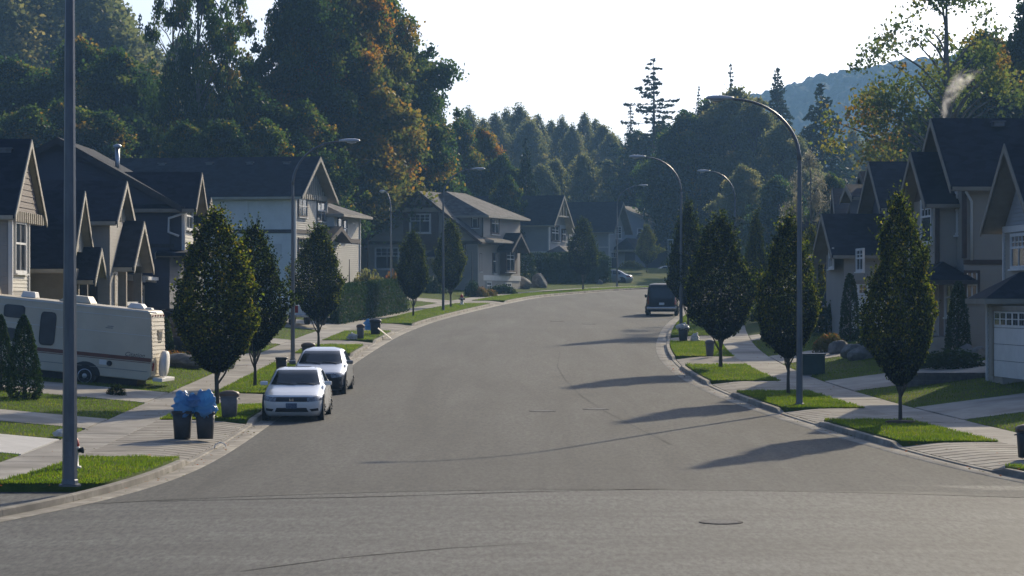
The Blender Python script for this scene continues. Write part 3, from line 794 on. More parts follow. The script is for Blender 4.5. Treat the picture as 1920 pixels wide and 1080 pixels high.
# ------------------------------------------------------------------ houses
class House:
    """u runs up the street along the front, v into the lot, w up; origin at the near front corner"""
    def __init__(s, name, label, px, Y, alpha, side, z=None):
        al = math.radians(alpha)
        s.O = Vector(((px - 960) * Y / F, Y, 0))
        s.a = Vector((math.sin(al), math.cos(al), 0)) if side == 'L' else Vector((-math.sin(al), math.cos(al), 0))
        s.i = Vector((-math.cos(al), math.sin(al), 0)) if side == 'L' else Vector((math.cos(al), math.sin(al), 0))
        s.O.z = gz(s.O.x, s.O.y) if z is None else z
        s.root = empty(name, s.O, label, 'house')
    def P(s, u, v, w): return tuple(s.a * u + s.i * v + Vector((0, 0, w)))
    def u(s, px, v=0.0):
        t = (px - 960) / F
        return (t * (s.O.y + v * s.i.y) - s.O.x - v * s.i.x) / (s.a.x - t * s.a.y)
    def v(s, px, u=0.0):
        t = (px - 960) / F
        return (t * (s.O.y + u * s.a.y) - s.O.x - u * s.a.x) / (s.i.x - t * s.i.y)
    def w(s, py, u=0.0, v=0.0):
        Y = s.O.y + u * s.a.y + v * s.i.y
        return CH + (HY - py) * Y / F - s.O.z
    # frames on a wall: x along the wall, y up, z out of the wall
    def front(s, v=0.0): return lambda x, y, z: s.P(x, v - z, y)
    def side(s, u=0.0): return lambda x, y, z: s.P(u - z, x, y)
    def box(s, name, mat, u0, u1, v0, v1, w0, w1, parent=None):
        mb = MB(); mb.obox(s.P, u0, u1, v0, v1, w0, w1)
        return mb.build(name, mat, parent or s.root)
    def wall(s, mat, u0, u1, v0, v1, w0, w1): return s.box('wall', mat, u0, u1, v0, v1, w0, w1)
    def corner(s, u, v, w0, w1, mat=None, t=0.07):
        return s.box('corner_board', mat or M['trim_white'], u - t, u + t, v - t, v + t, w0, w1)
    def gable_roof(s, axis, c0, c1, e0, e1, we, wr, mat=None, trim=None, soffit=None, t=0.14, mid=None, gutter=True, fascia_ends=(True, True)):
        """ridge along axis ('u'/'v') from c0 to c1, eaves at e0, e1 (overhang included)"""
        mat = mat or M['roof']; trim = trim or M['cream']; soffit = soffit or trim
        m = (e0 + e1) / 2 if mid is None else mid
        q = (lambda c, e, w: s.P(c, e, w)) if axis == 'u' else (lambda c, e, w: s.P(e, c, w))
        sec = [(e0, we), (m, wr), (e1, we), (e1, we - t), (m, wr - t * 1.25), (e0, we - t)]
        mb = MB(); mb.prism([q(c0, e, w) for e, w in sec], [q(c1, e, w) for e, w in sec])
        roof = mb.build('roof', mat, s.root)
        d = 0.03
        sec2 = [(e0 + d, we - t - 0.004), (m, wr - t * 1.25 - 0.004), (e1 - d, we - t - 0.004), (e1 - d, we - t - 0.05), (m, wr - t * 1.25 - 0.05), (e0 + d, we - t - 0.05)]
        mb = MB(); mb.prism([q(c0 + d, e, w) for e, w in sec2], [q(c1 - d, e, w) for e, w in sec2]); mb.build('soffit', soffit, roof)
        for c, sg, on in ((c0, -1, fascia_ends[0]), (c1, 1, fascia_ends[1])):
            if not on: continue
            for (ea, eb) in ((e0, m), (e1, m)):
                mb = MB(); b1, b2 = c + sg * 0.004, c + sg * 0.045
                p = [(ea, we - 0.02), (eb, wr - 0.02), (eb, wr - 0.30), (ea, we - 0.27)]
                mb.prism([q(b1, e, w) for e, w in p], [q(b2, e, w) for e, w in p]); mb.build('bargeboard', trim, roof)
        if gutter:
            for e, sg in ((e0, -1), (e1, 1)):
                mb = MB(); lo, hi = sorted((c0 + 0.05, c1 - 0.05)); x0, x1 = sorted((e + sg * 0.004, e + sg * 0.10))
                if axis == 'u': mb.obox(s.P, lo, hi, x0, x1, we - 0.17, we - 0.03)
                else: mb.obox(s.P, x0, x1, lo, hi, we - 0.17, we - 0.03)
                mb.build('gutter', trim, roof)
        return roof
    def gable_wall(s, axis, c0, c1, e0, e1, we, wr, mat):
        q = (lambda c, e, w: s.P(c, e, w)) if axis == 'u' else (lambda c, e, w: s.P(e, c, w))
        m = (e0 + e1) / 2
        mb = MB(); mb.prism([q(c0, e0, we), q(c0, m, wr), q(c0, e1, we)], [q(c1, e0, we), q(c1, m, wr), q(c1, e1, we)])
        return mb.build('gable_wall', mat, s.root)
    def hip_roof(s, u0, u1, v0, v1, we, wr, mat=None, trim=None, inset=None, t=0.16):
        mat = mat or M['roof_brown']; trim = trim or M['cream']
        if (u1 - u0) >= (v1 - v0):
            h = (v1 - v0) / 2 if inset is None else inset; r = [(u0 + h, (v0+v1)/2), (u1 - h, (v0+v1)/2)]
            F_ = [(0,1,5,4),(1,2,5),(2,3,4,5),(3,0,4)]
        else:
            h = (u1 - u0) / 2 if inset is None else inset; r = [((u0+u1)/2, v0 + h), ((u0+u1)/2, v1 - h)]
            F_ = [(0,1,4),(1,2,5,4),(2,3,5),(3,0,4,5)]
        V = [s.P(u0, v0, we), s.P(u1, v0, we), s.P(u1, v1, we), s.P(u0, v1, we)] + [s.P(a, b, wr) for a, b in r]
        mb = MB(); mb.add(V, F_ + [(3,2,1,0)])
        roof = mb.build('roof', mat, s.root)
        mb = MB(); mb.obox(s.P, u0 - 0.03, u1 + 0.03, v0 - 0.03, v1 + 0.03, we - t, we - 0.004); mb.build('fascia', trim, roof)
        return roof
    def window(s, fr, x0, x1, y0, y1, rows=2, cols=2, split=0.6, trim=None, frame=None, tw=0.10, sill=True, grid_lower=False):
        """casing > pane, sash bars; upper light gridded as in the street's houses"""
        trim = trim or M['trim_white']; frame = frame or M['white']
        if x1 < x0: x0, x1 = x1, x0
        mb = MB()
        mb.obox(fr, x0 - tw, x0, y0 - tw, y1 + tw, -0.02, 0.075); mb.obox(fr, x1, x1 + tw, y0 - tw, y1 + tw, -0.02, 0.075)
        mb.obox(fr, x0, x1, y1, y1 + tw, -0.02, 0.075); mb.obox(fr, x0, x1, y0 - tw, y0, -0.02, 0.075)
        win = mb.build('window', trim, s.root)
        mb = MB(); mb.obox(fr, x0, x1, y0, y1, -0.02, 0.032); mb.build('pane', M['glass'], win)
        mb = MB(); b = 0.022; ym = y0 + (y1 - y0) * split
        mb.obox(fr, x0, x1, ym - 0.035, ym + 0.035, 0.033, 0.066)
        mb.obox(fr, x0, x0 + 0.04, y0, y1, 0.033, 0.062); mb.obox(fr, x1 - 0.04, x1, y0, y1, 0.033, 0.062)
        for c in range(1, cols):
            x = x0 + (x1 - x0) * c / cols
            mb.obox(fr, x - b, x + b, (y0 if (grid_lower or c * 2 == cols) else ym), y1, 0.033, 0.058)
        for r in range(1, rows):
            y = ym + (y1 - ym) * r / rows
            mb.obox(fr, x0, x1, y - b * 0.8, y + b * 0.8, 0.033, 0.054)
        mb.build('sash_bars', frame, win)
        if sill:
            mb = MB(); mb.obox(fr, x0 - tw - 0.04, x1 + tw + 0.04, y0 - tw - 0.06, y0 - tw - 0.003, -0.02, 0.14); mb.build('sill', frame, win)
        return win
    def door(s, fr, x0, x1, y0, y1):
        if x1 < x0: x0, x1 = x1, x0
        mb = MB(); mb.obox(fr, x0, x1, y0, y1, -0.02, 0.03); d = mb.build('door', M['door'], s.root)
        mb = MB(); mb.obox(fr, x0 - 0.1, x0 - 0.003, y0, y1 + 0.1, -0.02, 0.05); mb.obox(fr, x1 + 0.003, x1 + 0.1, y0, y1 + 0.1, -0.02, 0.05); mb.obox(fr, x0, x1, y1 + 0.003, y1 + 0.1, -0.02, 0.05); mb.build('frame', M['trim_white'], d)
        mb = MB(); mb.obox(fr, x1 - 0.12, x1 - 0.07, y0 + 0.95, y0 + 1.05, 0.031, 0.08); mb.build('handle', M['chrome'], d)
    def garage(s, fr, x0, x1, y0, y1, mat=None, lights=4):
        if x1 < x0: x0, x1 = x1, x0
        mb = MB(); mb.obox(fr, x0, x1, y0, y1, -0.15, 0.0); g = mb.build('garage_door', M['black_trim'], s.root)
        n = 4; hh = (y1 - y0) / n
        for k in range(n):
            mb = MB(); mb.obox(fr, x0, x1, y0 + k * hh + 0.008, y0 + (k + 1) * hh - 0.008, 0.001, 0.035); mb.build('panel', mat or M['white'], g)
        ww = (x1 - x0) / lights
        for k in range(lights):
            for c in range(2):
                for r in range(2):
                    xa = x0 + k * ww + ww * (0.14 + 0.38 * c); ya = y1 - hh * (0.82 - 0.38 * r)
                    mb = MB(); mb.obox(fr, xa, xa + ww * 0.34, ya, ya + hh * 0.32, 0.036, 0.040); mb.build('pane', M['glass'], g)
        mb = MB(); t = 0.16
        mb.obox(fr, x0 - t, x0 - 0.003, y0, y1 + t, -0.02, 0.08); mb.obox(fr, x1 + 0.003, x1 + t, y0, y1 + t, -0.02, 0.08); mb.obox(fr, x0, x1, y1 + 0.003, y1 + t, -0.02, 0.08)
        mb.build('frame', M['tan'], g)
    def laps(s, fr, poly, mat, step=0.125, th=0.022):
        """real lapped boards over a convex wall outline, joined as one part"""
        ys = [p[1] for p in poly]; y = min(ys); mb = MB()
        def span(yy):
            xs_ = []
            for k in range(len(poly)):
                (xa, ya), (xb, yb) = poly[k], poly[(k+1) % len(poly)]
                if (ya - yy) * (yb - yy) <= 0 and abs(ya - yb) > 1e-6: xs_.append(xa + (xb - xa) * (yy - ya) / (yb - ya))
            return (min(xs_), max(xs_)) if len(xs_) > 1 else None
        while y + step <= max(ys) + 1e-6:
            a, b = span(y + 0.01), span(y + step - 0.01)
            if a and b:
                x0, x1 = max(a[0], b[0]), min(a[1], b[1])
                if x1 - x0 > 0.05:
                    mb.add([fr(x0, y, 0.003), fr(x1, y, 0.003), fr(x1, y, th), fr(x0, y, th), fr(x0, y + step, 0.003), fr(x1, y + step, 0.003)],
                           [(0,1,2,3), (3,2,5,4), (0,3,4), (1,5,2), (0,4,5,1)])
            y += step
        o = mb.build('siding', mat, s.root); o['kind'] = 'stuff'
        return o
    def battens(s, fr, x0, x1, y0, yt, step=0.42, mat=None):
        m = (x0 + x1) / 2; hw = (x1 - x0) / 2
        x = x0 + step * 0.6
        while x < x1:
            top = y0 + (yt - y0) * (1 - abs(x - m) / hw) - 0.12
            if top - y0 > 0.15:
                mb = MB(); mb.obox(fr, x - 0.03, x + 0.03, y0, top, 0.002, 0.045); mb.build('batten', mat or M['plank'], s.root)
            x += step
    def brackets(s, fr, x0, x1, y0, y1, n, mat=None):
        for k in range(n):
            x = x0 + (x1 - x0) * (k + 0.5) / n; hw = (x1 - x0) / n * 0.28
            mb = MB(); mb.obox(fr, x - hw, x + hw, y0, y1, 0.02, 0.16); mb.build('bracket', mat or M['plank'], s.root)
    def post(s, u, v, w0, w1, t=0.13, mat=None):
        return s.box('porch_post', mat or M['tan'], u - t, u + t, v - t, v + t, w0, w1)
    def pipe(s, name, pts, r, mat):
        mb = MB(); mb.tube([s.P(*p) for p in pts], r, 8); return mb.build(name, mat, s.root)
    def vent(s, u, v, w):
        mb = MB(); mb.obox(s.P, u - 0.2, u + 0.2, v - 0.2, v + 0.2, w, w + 0.16)
        mb.obox(s.P, u - 0.25, u + 0.25, v - 0.25, v + 0.25, w + 0.163, w + 0.21)
        return mb.build('roof_vent', M['vent'], s.root)

# ---- A: leftmost house, steep shingled gable over a lit bay window
h = House('gabled_house', 'dark-roofed house at the left edge, steep shingled gable behind the motorhome', 20, 98.4, 0, 'L')
uf = h.u(52); we = h.w(398)
h.wall(M['side_taupe'], 0, uf, 0, 12, -1.2, we)
h.wall(M['side_taupe'], uf + 0.004, 6.1, 1.0, 12, -1.2, we - 0.02)
h.laps(h.front(0), [(0.08, h.w(545)), (uf - 0.08, h.w(545)), (uf - 0.08, we), (0.08, we)], M['side_cream'])
for uu in (0, uf): h.corner(uu, 0, -0.5, we)
uG = 6.1
wr = h.w(260, 3.05, -0.15)
h.gable_roof('v', -0.18, 11, -0.32, uG + 0.32, h.w(402, -.3), wr, trim=M['cream'])
h.gable_wall('v', 0.0, 0.2, 0, uG, we + 0.002, wr - 0.45, M['wood_shingle'])
h.laps(h.front(0), [(0.05, we + 0.02), (uG - 0.05, we + 0.02), (uG / 2, wr - 0.5)], M['wood_shingle'], step=0.21, th=0.03)
h.box('band', M['tan'], -0.02, uG + 0.02, -0.06, -0.03, we - 0.32, we - 0.02)
h.brackets(h.front(0.0), 0.05, uG - 0.05, we - 0.30, we + 0.06, 14, M['tan'])
h.window(h.front(0), h.u(26.5), h.u(45.5), h.w(506), h.w(418), rows=1, cols=2, split=0.58)
h.gable_roof('v', 0.25, 4, -2.4, -0.35, h.w(552), h.w(524), trim=M['tan'])
h.vent(2.6, 0.6, wr - 0.55)

# ---- B: tall dark gable end facing down the street, with lower porch and garage wings
h = House('gabled_house', 'slate-grey house with a wide camera-facing gable and metal flue, dark garage wings below', 318, 122, 0, 'L')
wE, wA = h.w(380), h.w(262, 0, 4.6)
vA = h.v(110)
h.wall(M['side_dark'], 0, 10, 0, 2 * vA, -1.2, wE)
h.gable_wall('u', 0, 0.2, 0, 2 * vA, wE + 0.002, wA - 0.12, M['side_dark'])
h.gable_roof('u', -0.35, 10.4, -0.55, 2 * vA + 0.55, wE - 0.15, wA + 0.1, trim=M['dark_trim'], soffit=M['tan'])
h.pipe('flue', [(3.0, h.v(220, 3), wE + 1.2), (3.0, h.v(220, 3), h.w(277, 3, 2))], 0.10, M['galv'])
mbf = MB(); mbf.lathe([(0.10, 0), (0.17, 0.02), (0.17, 0.12), (0.05, 0.18)], 10, h.P(3.0, h.v(220, 3), h.w(277, 3, 2) - 0.02)); mbf.build('flue_cap', M['galv'], h.root)
# bay with lit window and its own gable
ub0, ub1 = 0.25, 4.0
h.wall(M['side_dark'], ub0, ub1, -0.55, -0.003, h.w(478, 0, -.5), h.w(388, 0, -.5))
h.laps(h.front(-0.55), [(ub0 + .05, h.w(474, 2)), (ub1 - .05, h.w(474, 2)), (ub1 - .05, h.w(390, 2)), (ub0 + .05, h.w(390, 2))], M['side_cream'])
h.corner(ub0, -0.55, h.w(476, 0, -.5), h.w(388, 0, -.5))
h.window(h.front(-0.55), h.u(347, -.55), h.u(359, -.55), h.w(427, 1.5), h.w(386, 1.5), rows=1, cols=2, split=0.55)
wd = h.w(395, 0, -.5)
h.gable_wall('v', -0.55, -0.35, ub0, ub1, h.w(388, 0, -.5) + 0.002, h.w(335, 2, 0), M['wood_shingle'])
h.gable_roof('v', -1.1, 4.5, ub0 - 0.5, ub1 + 0.5, wd + 0.1, h.w(322, 2, -1), trim=M['tan'])
h.pipe('downspout', [(-0.12, -0.95, wE - 0.32), (-0.12, 0.02, wE - 0.65), (-0.12, 0.04, h.w(435)), (-0.12, -0.4, h.w(443))], 0.05, M['trim_white'])
h.gable_roof('v', -1.2, 0.5, -0.6, 5.4, h.w(474), h.w(455), trim=M['tan'], gutter=False)
h.box('band', M['dark_trim'], -0.035, -0.004, -0.2, 2 * vA, h.w(464), h.w(457))
# second small gable further up the front
h.wall(M['side_dark'], 6.0, 9.6, -0.4, -0.003, 0, h.w(415, 6))
h.gable_wall('v', -0.4, -0.2, 6.0, 9.6, h.w(415, 6) + 0.002, h.w(376, 7.5), M['gable_grey'])
h.gable_roof('v', -0.9, 4, 5.6, 10.0, h.w(418, 6), h.w(369, 7.5), trim=M['tan'])
# upper wing nearer the camera
uw0, uw1 = -10.6, -5.6; vw = h.v(206, uw0)
h.wall(M['side_taupe'], uw0, uw1, vw, vw + 9, -1.2, h.w(412, uw0))
h.gable_wall('v', vw, vw + 0.2, uw0, uw1, h.w(412, uw0) + 0.002, h.w(342, uw0), M['gable_grey'])
h.battens(h.front(vw), uw0, uw1, h.w(412, uw0), h.w(342, uw0), 0.45)
h.gable_roof('v', vw - 0.3, vw + 9.5, uw0 - 0.3, uw1 + 0.3, h.w(414, uw0), h.w(333, uw0, 0), trim=M['cream'])
# low wing at the camera end, long dark roof slope
ul0, ul1 = -16.2, -11.3; vl0 = h.v(124, ul0)
h.wall(M['tan'], ul0 + 1.0, ul1, vl0, vl0 + 8, -1.2, h.w(502, ul0))
h.gable_wall('v', vl0, vl0 + 0.2, ul0 + 0.3, ul1 - 0.3, h.w(470, ul0), h.w(372, ul0), M['cream'])
h.gable_roof('v', vl0 - 0.3, vl0 + 8.5, ul0 - 0.6, ul1 + 0.6, h.w(503, ul0), h.w(352, ul0), trim=M['cream'])
# garage wing
ug0, ug1 = -9.4, -0.8; vg = h.v(240, ug0)
h.wall(M['side_tan'], ug0 + 5.6, ug1, vg + 0.5, vg + 7, -1.2, h.w(515, -4))
h.wall(M['tan'], ug0, ug0 + 5.597, vg + 1.4, vg + 7, -1.2, h.w(497, ug0))
h.gable_wall('v', vg + 0.15, vg + 0.35, ug0 + 0.2, ug0 + 5.4, h.w(497, ug0), h.w(422, ug0), M['cream'])
h.gable_roof('v', vg - 0.25, vg + 7.5, ug0 - 0.3, ug0 + 5.9, h.w(500, ug0), h.w(410, ug0), trim=M['cream'])
for uu in (ug0 + 0.3, ug0 + 4.9): h.post(uu, vg + 0.25, -0.8, h.w(500, ug0) - 0.2, 0.16, M['tan'])
h.box('porch_rail', M['trim_white'], ug0 + 0.47, ug0 + 4.72, vg + 0.2, vg + 0.3, h.w(573, ug0), h.w(566, ug0))
h.gable_roof('u', ug0 + 5.4, ug1 + 0.4, vg + 0.0, vg + 7, h.w(517, -4), h.w(488, -4), trim=M['trim_white'], mid=vg + 5)
fr = h.front(vg + 0.5)
h.garage(fr, ug0 + 6.0, ug0 + 8.3, h.w(602, -3), h.w(542, -3), M['white'])
h.laps(fr, [(ug0 + 5.62, h.w(595, -3)), (ug0 + 5.82, h.w(595, -3)), (ug0 + 5.82, h.w(530, -3)), (ug0 + 5.62, h.w(530, -3))], M['side_cream'])
# little entrance gable
ue0, ue1 = -13.4, -10.4; ve = h.v(166, ue0)
h.gable_wall('v', ve, ve + 0.15, ue0 + .1, ue1 - .1, h.w(520, ue0), h.w(470, ue0), M['cream'])
h.gable_roof('v', ve - 0.25, ve + 1.2, ue0 - 0.2, ue1 + 0.2, h.w(524, ue0), h.w(462, ue0), trim=M['cream'])
for uu in (ue0 + 0.2, ue1 - 0.2): h.post(uu, ve + 0.2, -0.8, h.w(526, ue0), 0.14, M['dark_trim'])

# ---- C: big pale house with board-and-batten street gable
h = House('gabled_house', 'big cream two-storey house with a board-and-batten street gable, left of centre', 553, 177, 12, 'L')
uG = 7.0; we = h.w(362); wr = h.w(293, 3.5, -0.5)
h.wall(M['stucco'], 0, uG, 0, 12, -2.2, we)
h.box('wall', M['pale_panel'], -0.06, -0.004, h.v(465), 11.5, h.w(430), we - 0.05)
h.laps(h.front(0), [(0.1, h.w(600)), (uG - 0.1, h.w(600)), (uG - 0.1, we), (0.1, we)], M['side_cream'])
for uu in (0, uG): h.corner(uu, 0, -0.8, we)
h.gable_wall('v', 0, 0.2, 0, uG, we + 0.002, wr - 0.4, M['gable_grey'])
h.battens(h.front(0), 0.1, uG - 0.1, we + 0.05, wr - 0.45, 0.42)
h.gable_roof('v', -0.6, 13, -0.55, uG + 0.55, we - 0.2, wr, trim=M['cream'])
h.brackets(h.front(0), 0.2, uG - 0.2, we - 0.30, we + 0.02, 15, M['cream'])
h.box('band', M['brown'], -0.03, uG + 0.02, -0.05, -0.027, we - 0.33, we - 0.02)
h.box('band', M['dark_trim'], -0.05, -0.005, -0.03, 11.5, h.w(437), h.w(430))
h.box('band', M['brown'], -0.05, uG, -0.06, -0.027, h.w(437), h.w(430))
for (a, b, c, d) in ((559, 574, 404, 371), (594, 608, 412, 380), (559, 573, 487, 448)):
    u0, u1 = h.u(a), h.u(b); h.window(h.front(0), u0, u1, h.w(c, u0), h.w(d, u0), rows=1, cols=2, split=0.55, trim=M['brown'], tw=0.08)
h.box('hatch', M['trim_white'], -0.03, -0.004, h.v(528), h.v(512), h.w(486), h.w(457))
h.wall(M['stucco'], uG + 0.003, uG + 6.2, -0.5, 11, -2.2, h.w(404, 10))
h.laps(h.front(-0.5), [(uG + 0.1, h.w(600, 8)), (uG + 6.1, h.w(600, 8)), (uG + 6.1, h.w(404, 10)), (uG + 0.1, h.w(404, 10))], M['side_cream'])
h.corner(uG + 6.2, -0.5, -0.8, h.w(404, 10))
h.hip_roof(uG - 0.3, uG + 6.8, -1.2, 9, h.w(404, 10), h.w(366, 10, 3), mat=M['roof_brown'])
for (a, b, c, d) in ((633, 640, 447, 410), (643, 649, 450, 414)):
    u0, u1 = h.u(a, -.5), h.u(b, -.5); h.window(h.front(-0.5), u0, u1, h.w(c, u0), h.w(d, u0), rows=1, cols=1, trim=M['brown'], tw=0.07)
h.box('band', M['brown'], uG, uG + 6.25, -0.56, -0.53, h.w(455, 10), h.w(447, 10))
h.gable_roof('v', -1.3, 0, 3.4, uG + 1.2, h.w(448, 5), h.w(424, 5), trim=M['brown'])
for p in (301, 390, 466, 535): h.vent(2.9, h.v(p, 2.5), wr - 0.55)

# ---- D: brown-trimmed house in the bend, hipped roof and central shingled gable
h = House('hip_roofed_house', 'taupe house in the bend with brown central gable, hipped roof and basement windows', 905, 238, 17, 'L')
we = h.w(402); vW = h.v(672)
h.wall(M['side_taupe'], 0, 10.5, 0, vW, -1.5, we)
h.hip_roof(-0.6, 11.1, -0.7, h.v(728) + 0.6, we - 0.1, h.w(361, 5, 5), inset=3.2)
h.hip_roof(-0.3, 9, h.v(745), vW + 0.8, h.w(407, 0, 8), h.w(379, 4, 10), inset=2.5)
# central gable facing the camera
ug = -1.5
vl, vr_, vm = h.v(690, ug), h.v(896, ug), h.v(787, ug)
wb, wt = h.w(449, ug, 5), h.w(357, ug, 5)
h.wall(M['side_taupe'], ug, -0.003, vr_, vl, -1.5, wb)
q = [(vr_ + 0.2, wb), (vm, wt - 0.35), (vl - 0.2, wb)]
mbx = MB(); mbx.prism([h.P(ug, e, w) for e, w in q], [h.P(ug + 1.48, e, w) for e, w in q]); mbx.build('gable_wall', M['side_taupe'], h.root)
h.gable_roof('u', ug - 0.5, 4.5, vr_ - 0.4, vl + 0.4, wb - 0.2, wt, trim=M['brown'], soffit=M['brown'], mat=M['roof_brown'], mid=vm)
fs = h.side(ug)
x0, x1 = sorted((h.v(757, ug), h.v(823, ug)))
h.box('bay_panel', M['wood_shingle'], ug - 0.12, ug - 0.004, x0, x1, wb - 0.9, h.w(398, ug, 5))
h.box('gable_panel', M['brown'], ug - 0.05, ug - 0.006, h.v(812, ug), h.v(763, ug), h.w(389, ug, 5), h.w(384, ug, 5))
h.box('band', M['cream'], ug - 0.16, ug - 0.124, h.v(827, ug), h.v(752, ug), h.w(397, ug, 5), h.w(390, ug, 5))
def side_win(a, b, c, d, u=0.0, **k):
    y0, y1 = sorted((h.v(a, u), h.v(b, u))); vv = (y0 + y1) / 2
    return h.window(h.side(u), y0, y1, h.w(c, u, vv), h.w(d, u, vv), **k)
def front_win(a, b, c, d, v=0.0, **k):
    x0, x1 = sorted((h.u(a, v), h.u(b, v))); uu = (x0 + x1) / 2
    return h.window(h.front(v), x0, x1, h.w(c, uu, v), h.w(d, uu, v), **k)
side_win(770, 806, 435, 403, ug - 0.12, rows=2, cols=4, split=0.65, grid_lower=False)
side_win(705, 747, 503, 466, ug, rows=2, cols=4, split=0.62)
side_win(691, 701, 431, 406, 0, rows=1, cols=1, trim=M['brown'])
side_win(886, 896, 425, 400, 0, rows=1, cols=1, trim=M['brown'])
side_win(864, 872, 486, 459, ug, rows=1, cols=1, trim=M['brown'])
h.box('band', M['dark_trim'], ug - 0.04, ug - 0.005, vr_, vl, h.w(458, ug, 5), h.w(452, ug, 5))
h.hip_roof(ug - 1.6, -0.1, h.v(845, ug), h.v(800, ug), h.w(482, ug, 4), h.w(466, ug, 4), mat=M['roof'])
front_win(921, 934, 436, 405, 0, rows=2, cols=2, split=0.55, trim=M['brown'], tw=0.16)
front_win(898, 902, 508, 476, 0, rows=1, cols=1, trim=M['brown'], tw=0.05)
front_win(924, 929, 511, 476, 0, rows=1, cols=1, trim=M['brown'], tw=0.08)
h.wall(M['wood_shingle'], h.u(944, -.3), h.u(966, -.3), -0.5, -0.003, h.w(514, 7), h.w(462, 7))
front_win(949, 963, 507, 472, -0.5, rows=2, cols=2, split=0.6, trim=M['brown'], tw=0.14)
h.gable_roof('v', -1.3, 0.4, h.u(940, -.3) - 0.3, h.u(968, -.3) + 0.5, h.w(470, 7), h.w(437, 7), mat=M['roof'], trim=M['dark_trim'])
h.hip_roof(-0.5, h.u(940), -1.1, 1.2, h.w(452, 2), h.w(445, 2), mat=M['roof_brown'], inset=0.9)
h.box('band', M['trim_white'], -0.04, 10.5, -0.06, -0.004, h.w(526, 2), h.w(516, 2))
front_win(912, 920, 543, 530, 0, rows=1, cols=2)
front_win(947, 957, 545, 532, 0, rows=1, cols=3)
h.corner(0, 0, -1.0, we, M['dark_trim'], 0.05)

# ---- E
h = House('gabled_house', 'dark-roofed grey house with a trussed cream gable, behind the tall dark hedge', 1029, 283, 18, 'L')
we = h.w(420); uG = 5.6; wr = h.w(366, 2.8, -.5)
h.wall(M['side_grey'], 0, uG, 0, 12, -1.5, we)
h.gable_wall('v', 0, 0.2, 0, uG, we + 0.002, wr - 0.4, M['gable_grey'])
h.gable_roof('v', -0.7, 12, -0.5, uG + 0.5, we - 0.1, wr, trim=M['cream'])
for k in range(3):
    h.box('truss_bar', M['cream'], 2.8 - 0.9 + 0.9 * k - 0.07, 2.8 - 0.9 + 0.9 * k + 0.07, -0.66, -0.60, wr - 2.0, wr - 0.75 - 0.45 * abs(k - 1))
h.box('truss_bar', M['cream'], 1.2, 4.4, -0.665, -0.60, wr - 2.15, wr - 2.0)
h.corner(0, 0, -0.5, we)
h.wall(M['side_grey'], uG + 0.003, uG + 4.6, 1.2, 10, -1.5, h.w(432, 7))
h.gable_wall('v', 1.2, 1.4, uG + 0.2, uG + 4.2, h.w(432, 7), h.w(408, 7), M['gable_grey'])
h.gable_roof('v', 0.6, 9, uG - 0.2, uG + 4.8, h.w(434, 7), h.w(401, 7), trim=M['cream'])
front_win(1034, 1047, 450, 426, 0, rows=2, cols=2, split=0.55, trim=M['dark_trim'], tw=0.2)
front_win(1053, 1060, 451, 431, 0, rows=1, cols=2, trim=M['brown'])
front_win(1068, 1077, 449, 438, 1.2, rows=2, cols=3)
h.hip_roof(-0.4, uG + 1, -2.0, 0.3, h.w(474, 1), h.w(461, 2), mat=M['roof_brown'], inset=1.0)
front_win(1031, 1040, 490, 478, 0, rows=1, cols=2)
h.box('band', M['trim_white'], -0.04, -0.004, 0, 11, h.w(475), h.w(471))
# ---- F
h = House('gabled_house', 'grey house with dark roof and shuttered white window, further up the bend', 1142, 310, 20, 'L')
we = h.w(433); uG = 5.4; wr = h.w(378, 2.7, -.5)
h.wall(M['side_grey'], 0, uG, 0, 12, -1.5, we)
h.gable_wall('v', 0, 0.2, 0, uG, we + 0.002, wr - 0.4, M['side_taupe'])
h.gable_roof('v', -0.7, 12, -0.5, uG + 0.6, we - 0.1, wr, trim=M['tan'])
h.corner(0, 0, -0.5, we)
front_win(1154, 1164, 446, 426, 0, rows=3, cols=2, split=0.4)
front_win(1145, 1157, 503, 474, 0, rows=2, cols=3, split=0.7)
h.box('band', M['trim_white'], -0.04, -0.004, 0, 11, h.w(465), h.w(462))
h.hip_roof(1.5, 9, -2.4, 0.3, h.w(469, 3), h.w(447, 4), mat=M['roof'], inset=1.1)
h.wall(M['side_dark'], uG + 0.003, uG + 5, 0.4, 9, -1.5, h.w(460, 7))
h.gable_roof('u', uG - 0.2, uG + 5.5, -0.3, 9, h.w(462, 7), h.w(425, 7), trim=M['tan'])
# ---- G
h = House('gabled_house', 'pale far house whose sunlit roof slope carries a thin flue', 1226, 335, 14, 'L')
we = h.w(421); vA = h.v(1160); wA = h.w(386, 0, vA)
h.wall(M['side_grey'], 0, 9, 0, 2 * vA, -1.5, we)
h.gable_wall('u', 0, 0.2, 0, 2 * vA, we + 0.002, wA - 0.15, M['side_grey'])
h.gable_roof('u', -0.4, 9.5, -0.7, 2 * vA + 0.6, we - 0.15, wA + 0.1, trim=M['cream'], mat=M['roof_brown'])
h.pipe('flue', [(2, h.v(1207, 2), we + 0.4), (2, h.v(1207, 2), h.w(389, 2))], 0.12, M['galv'])
side_win(1196, 1204, 446, 429, 0, rows=1, cols=1, trim=M['trim_white'])
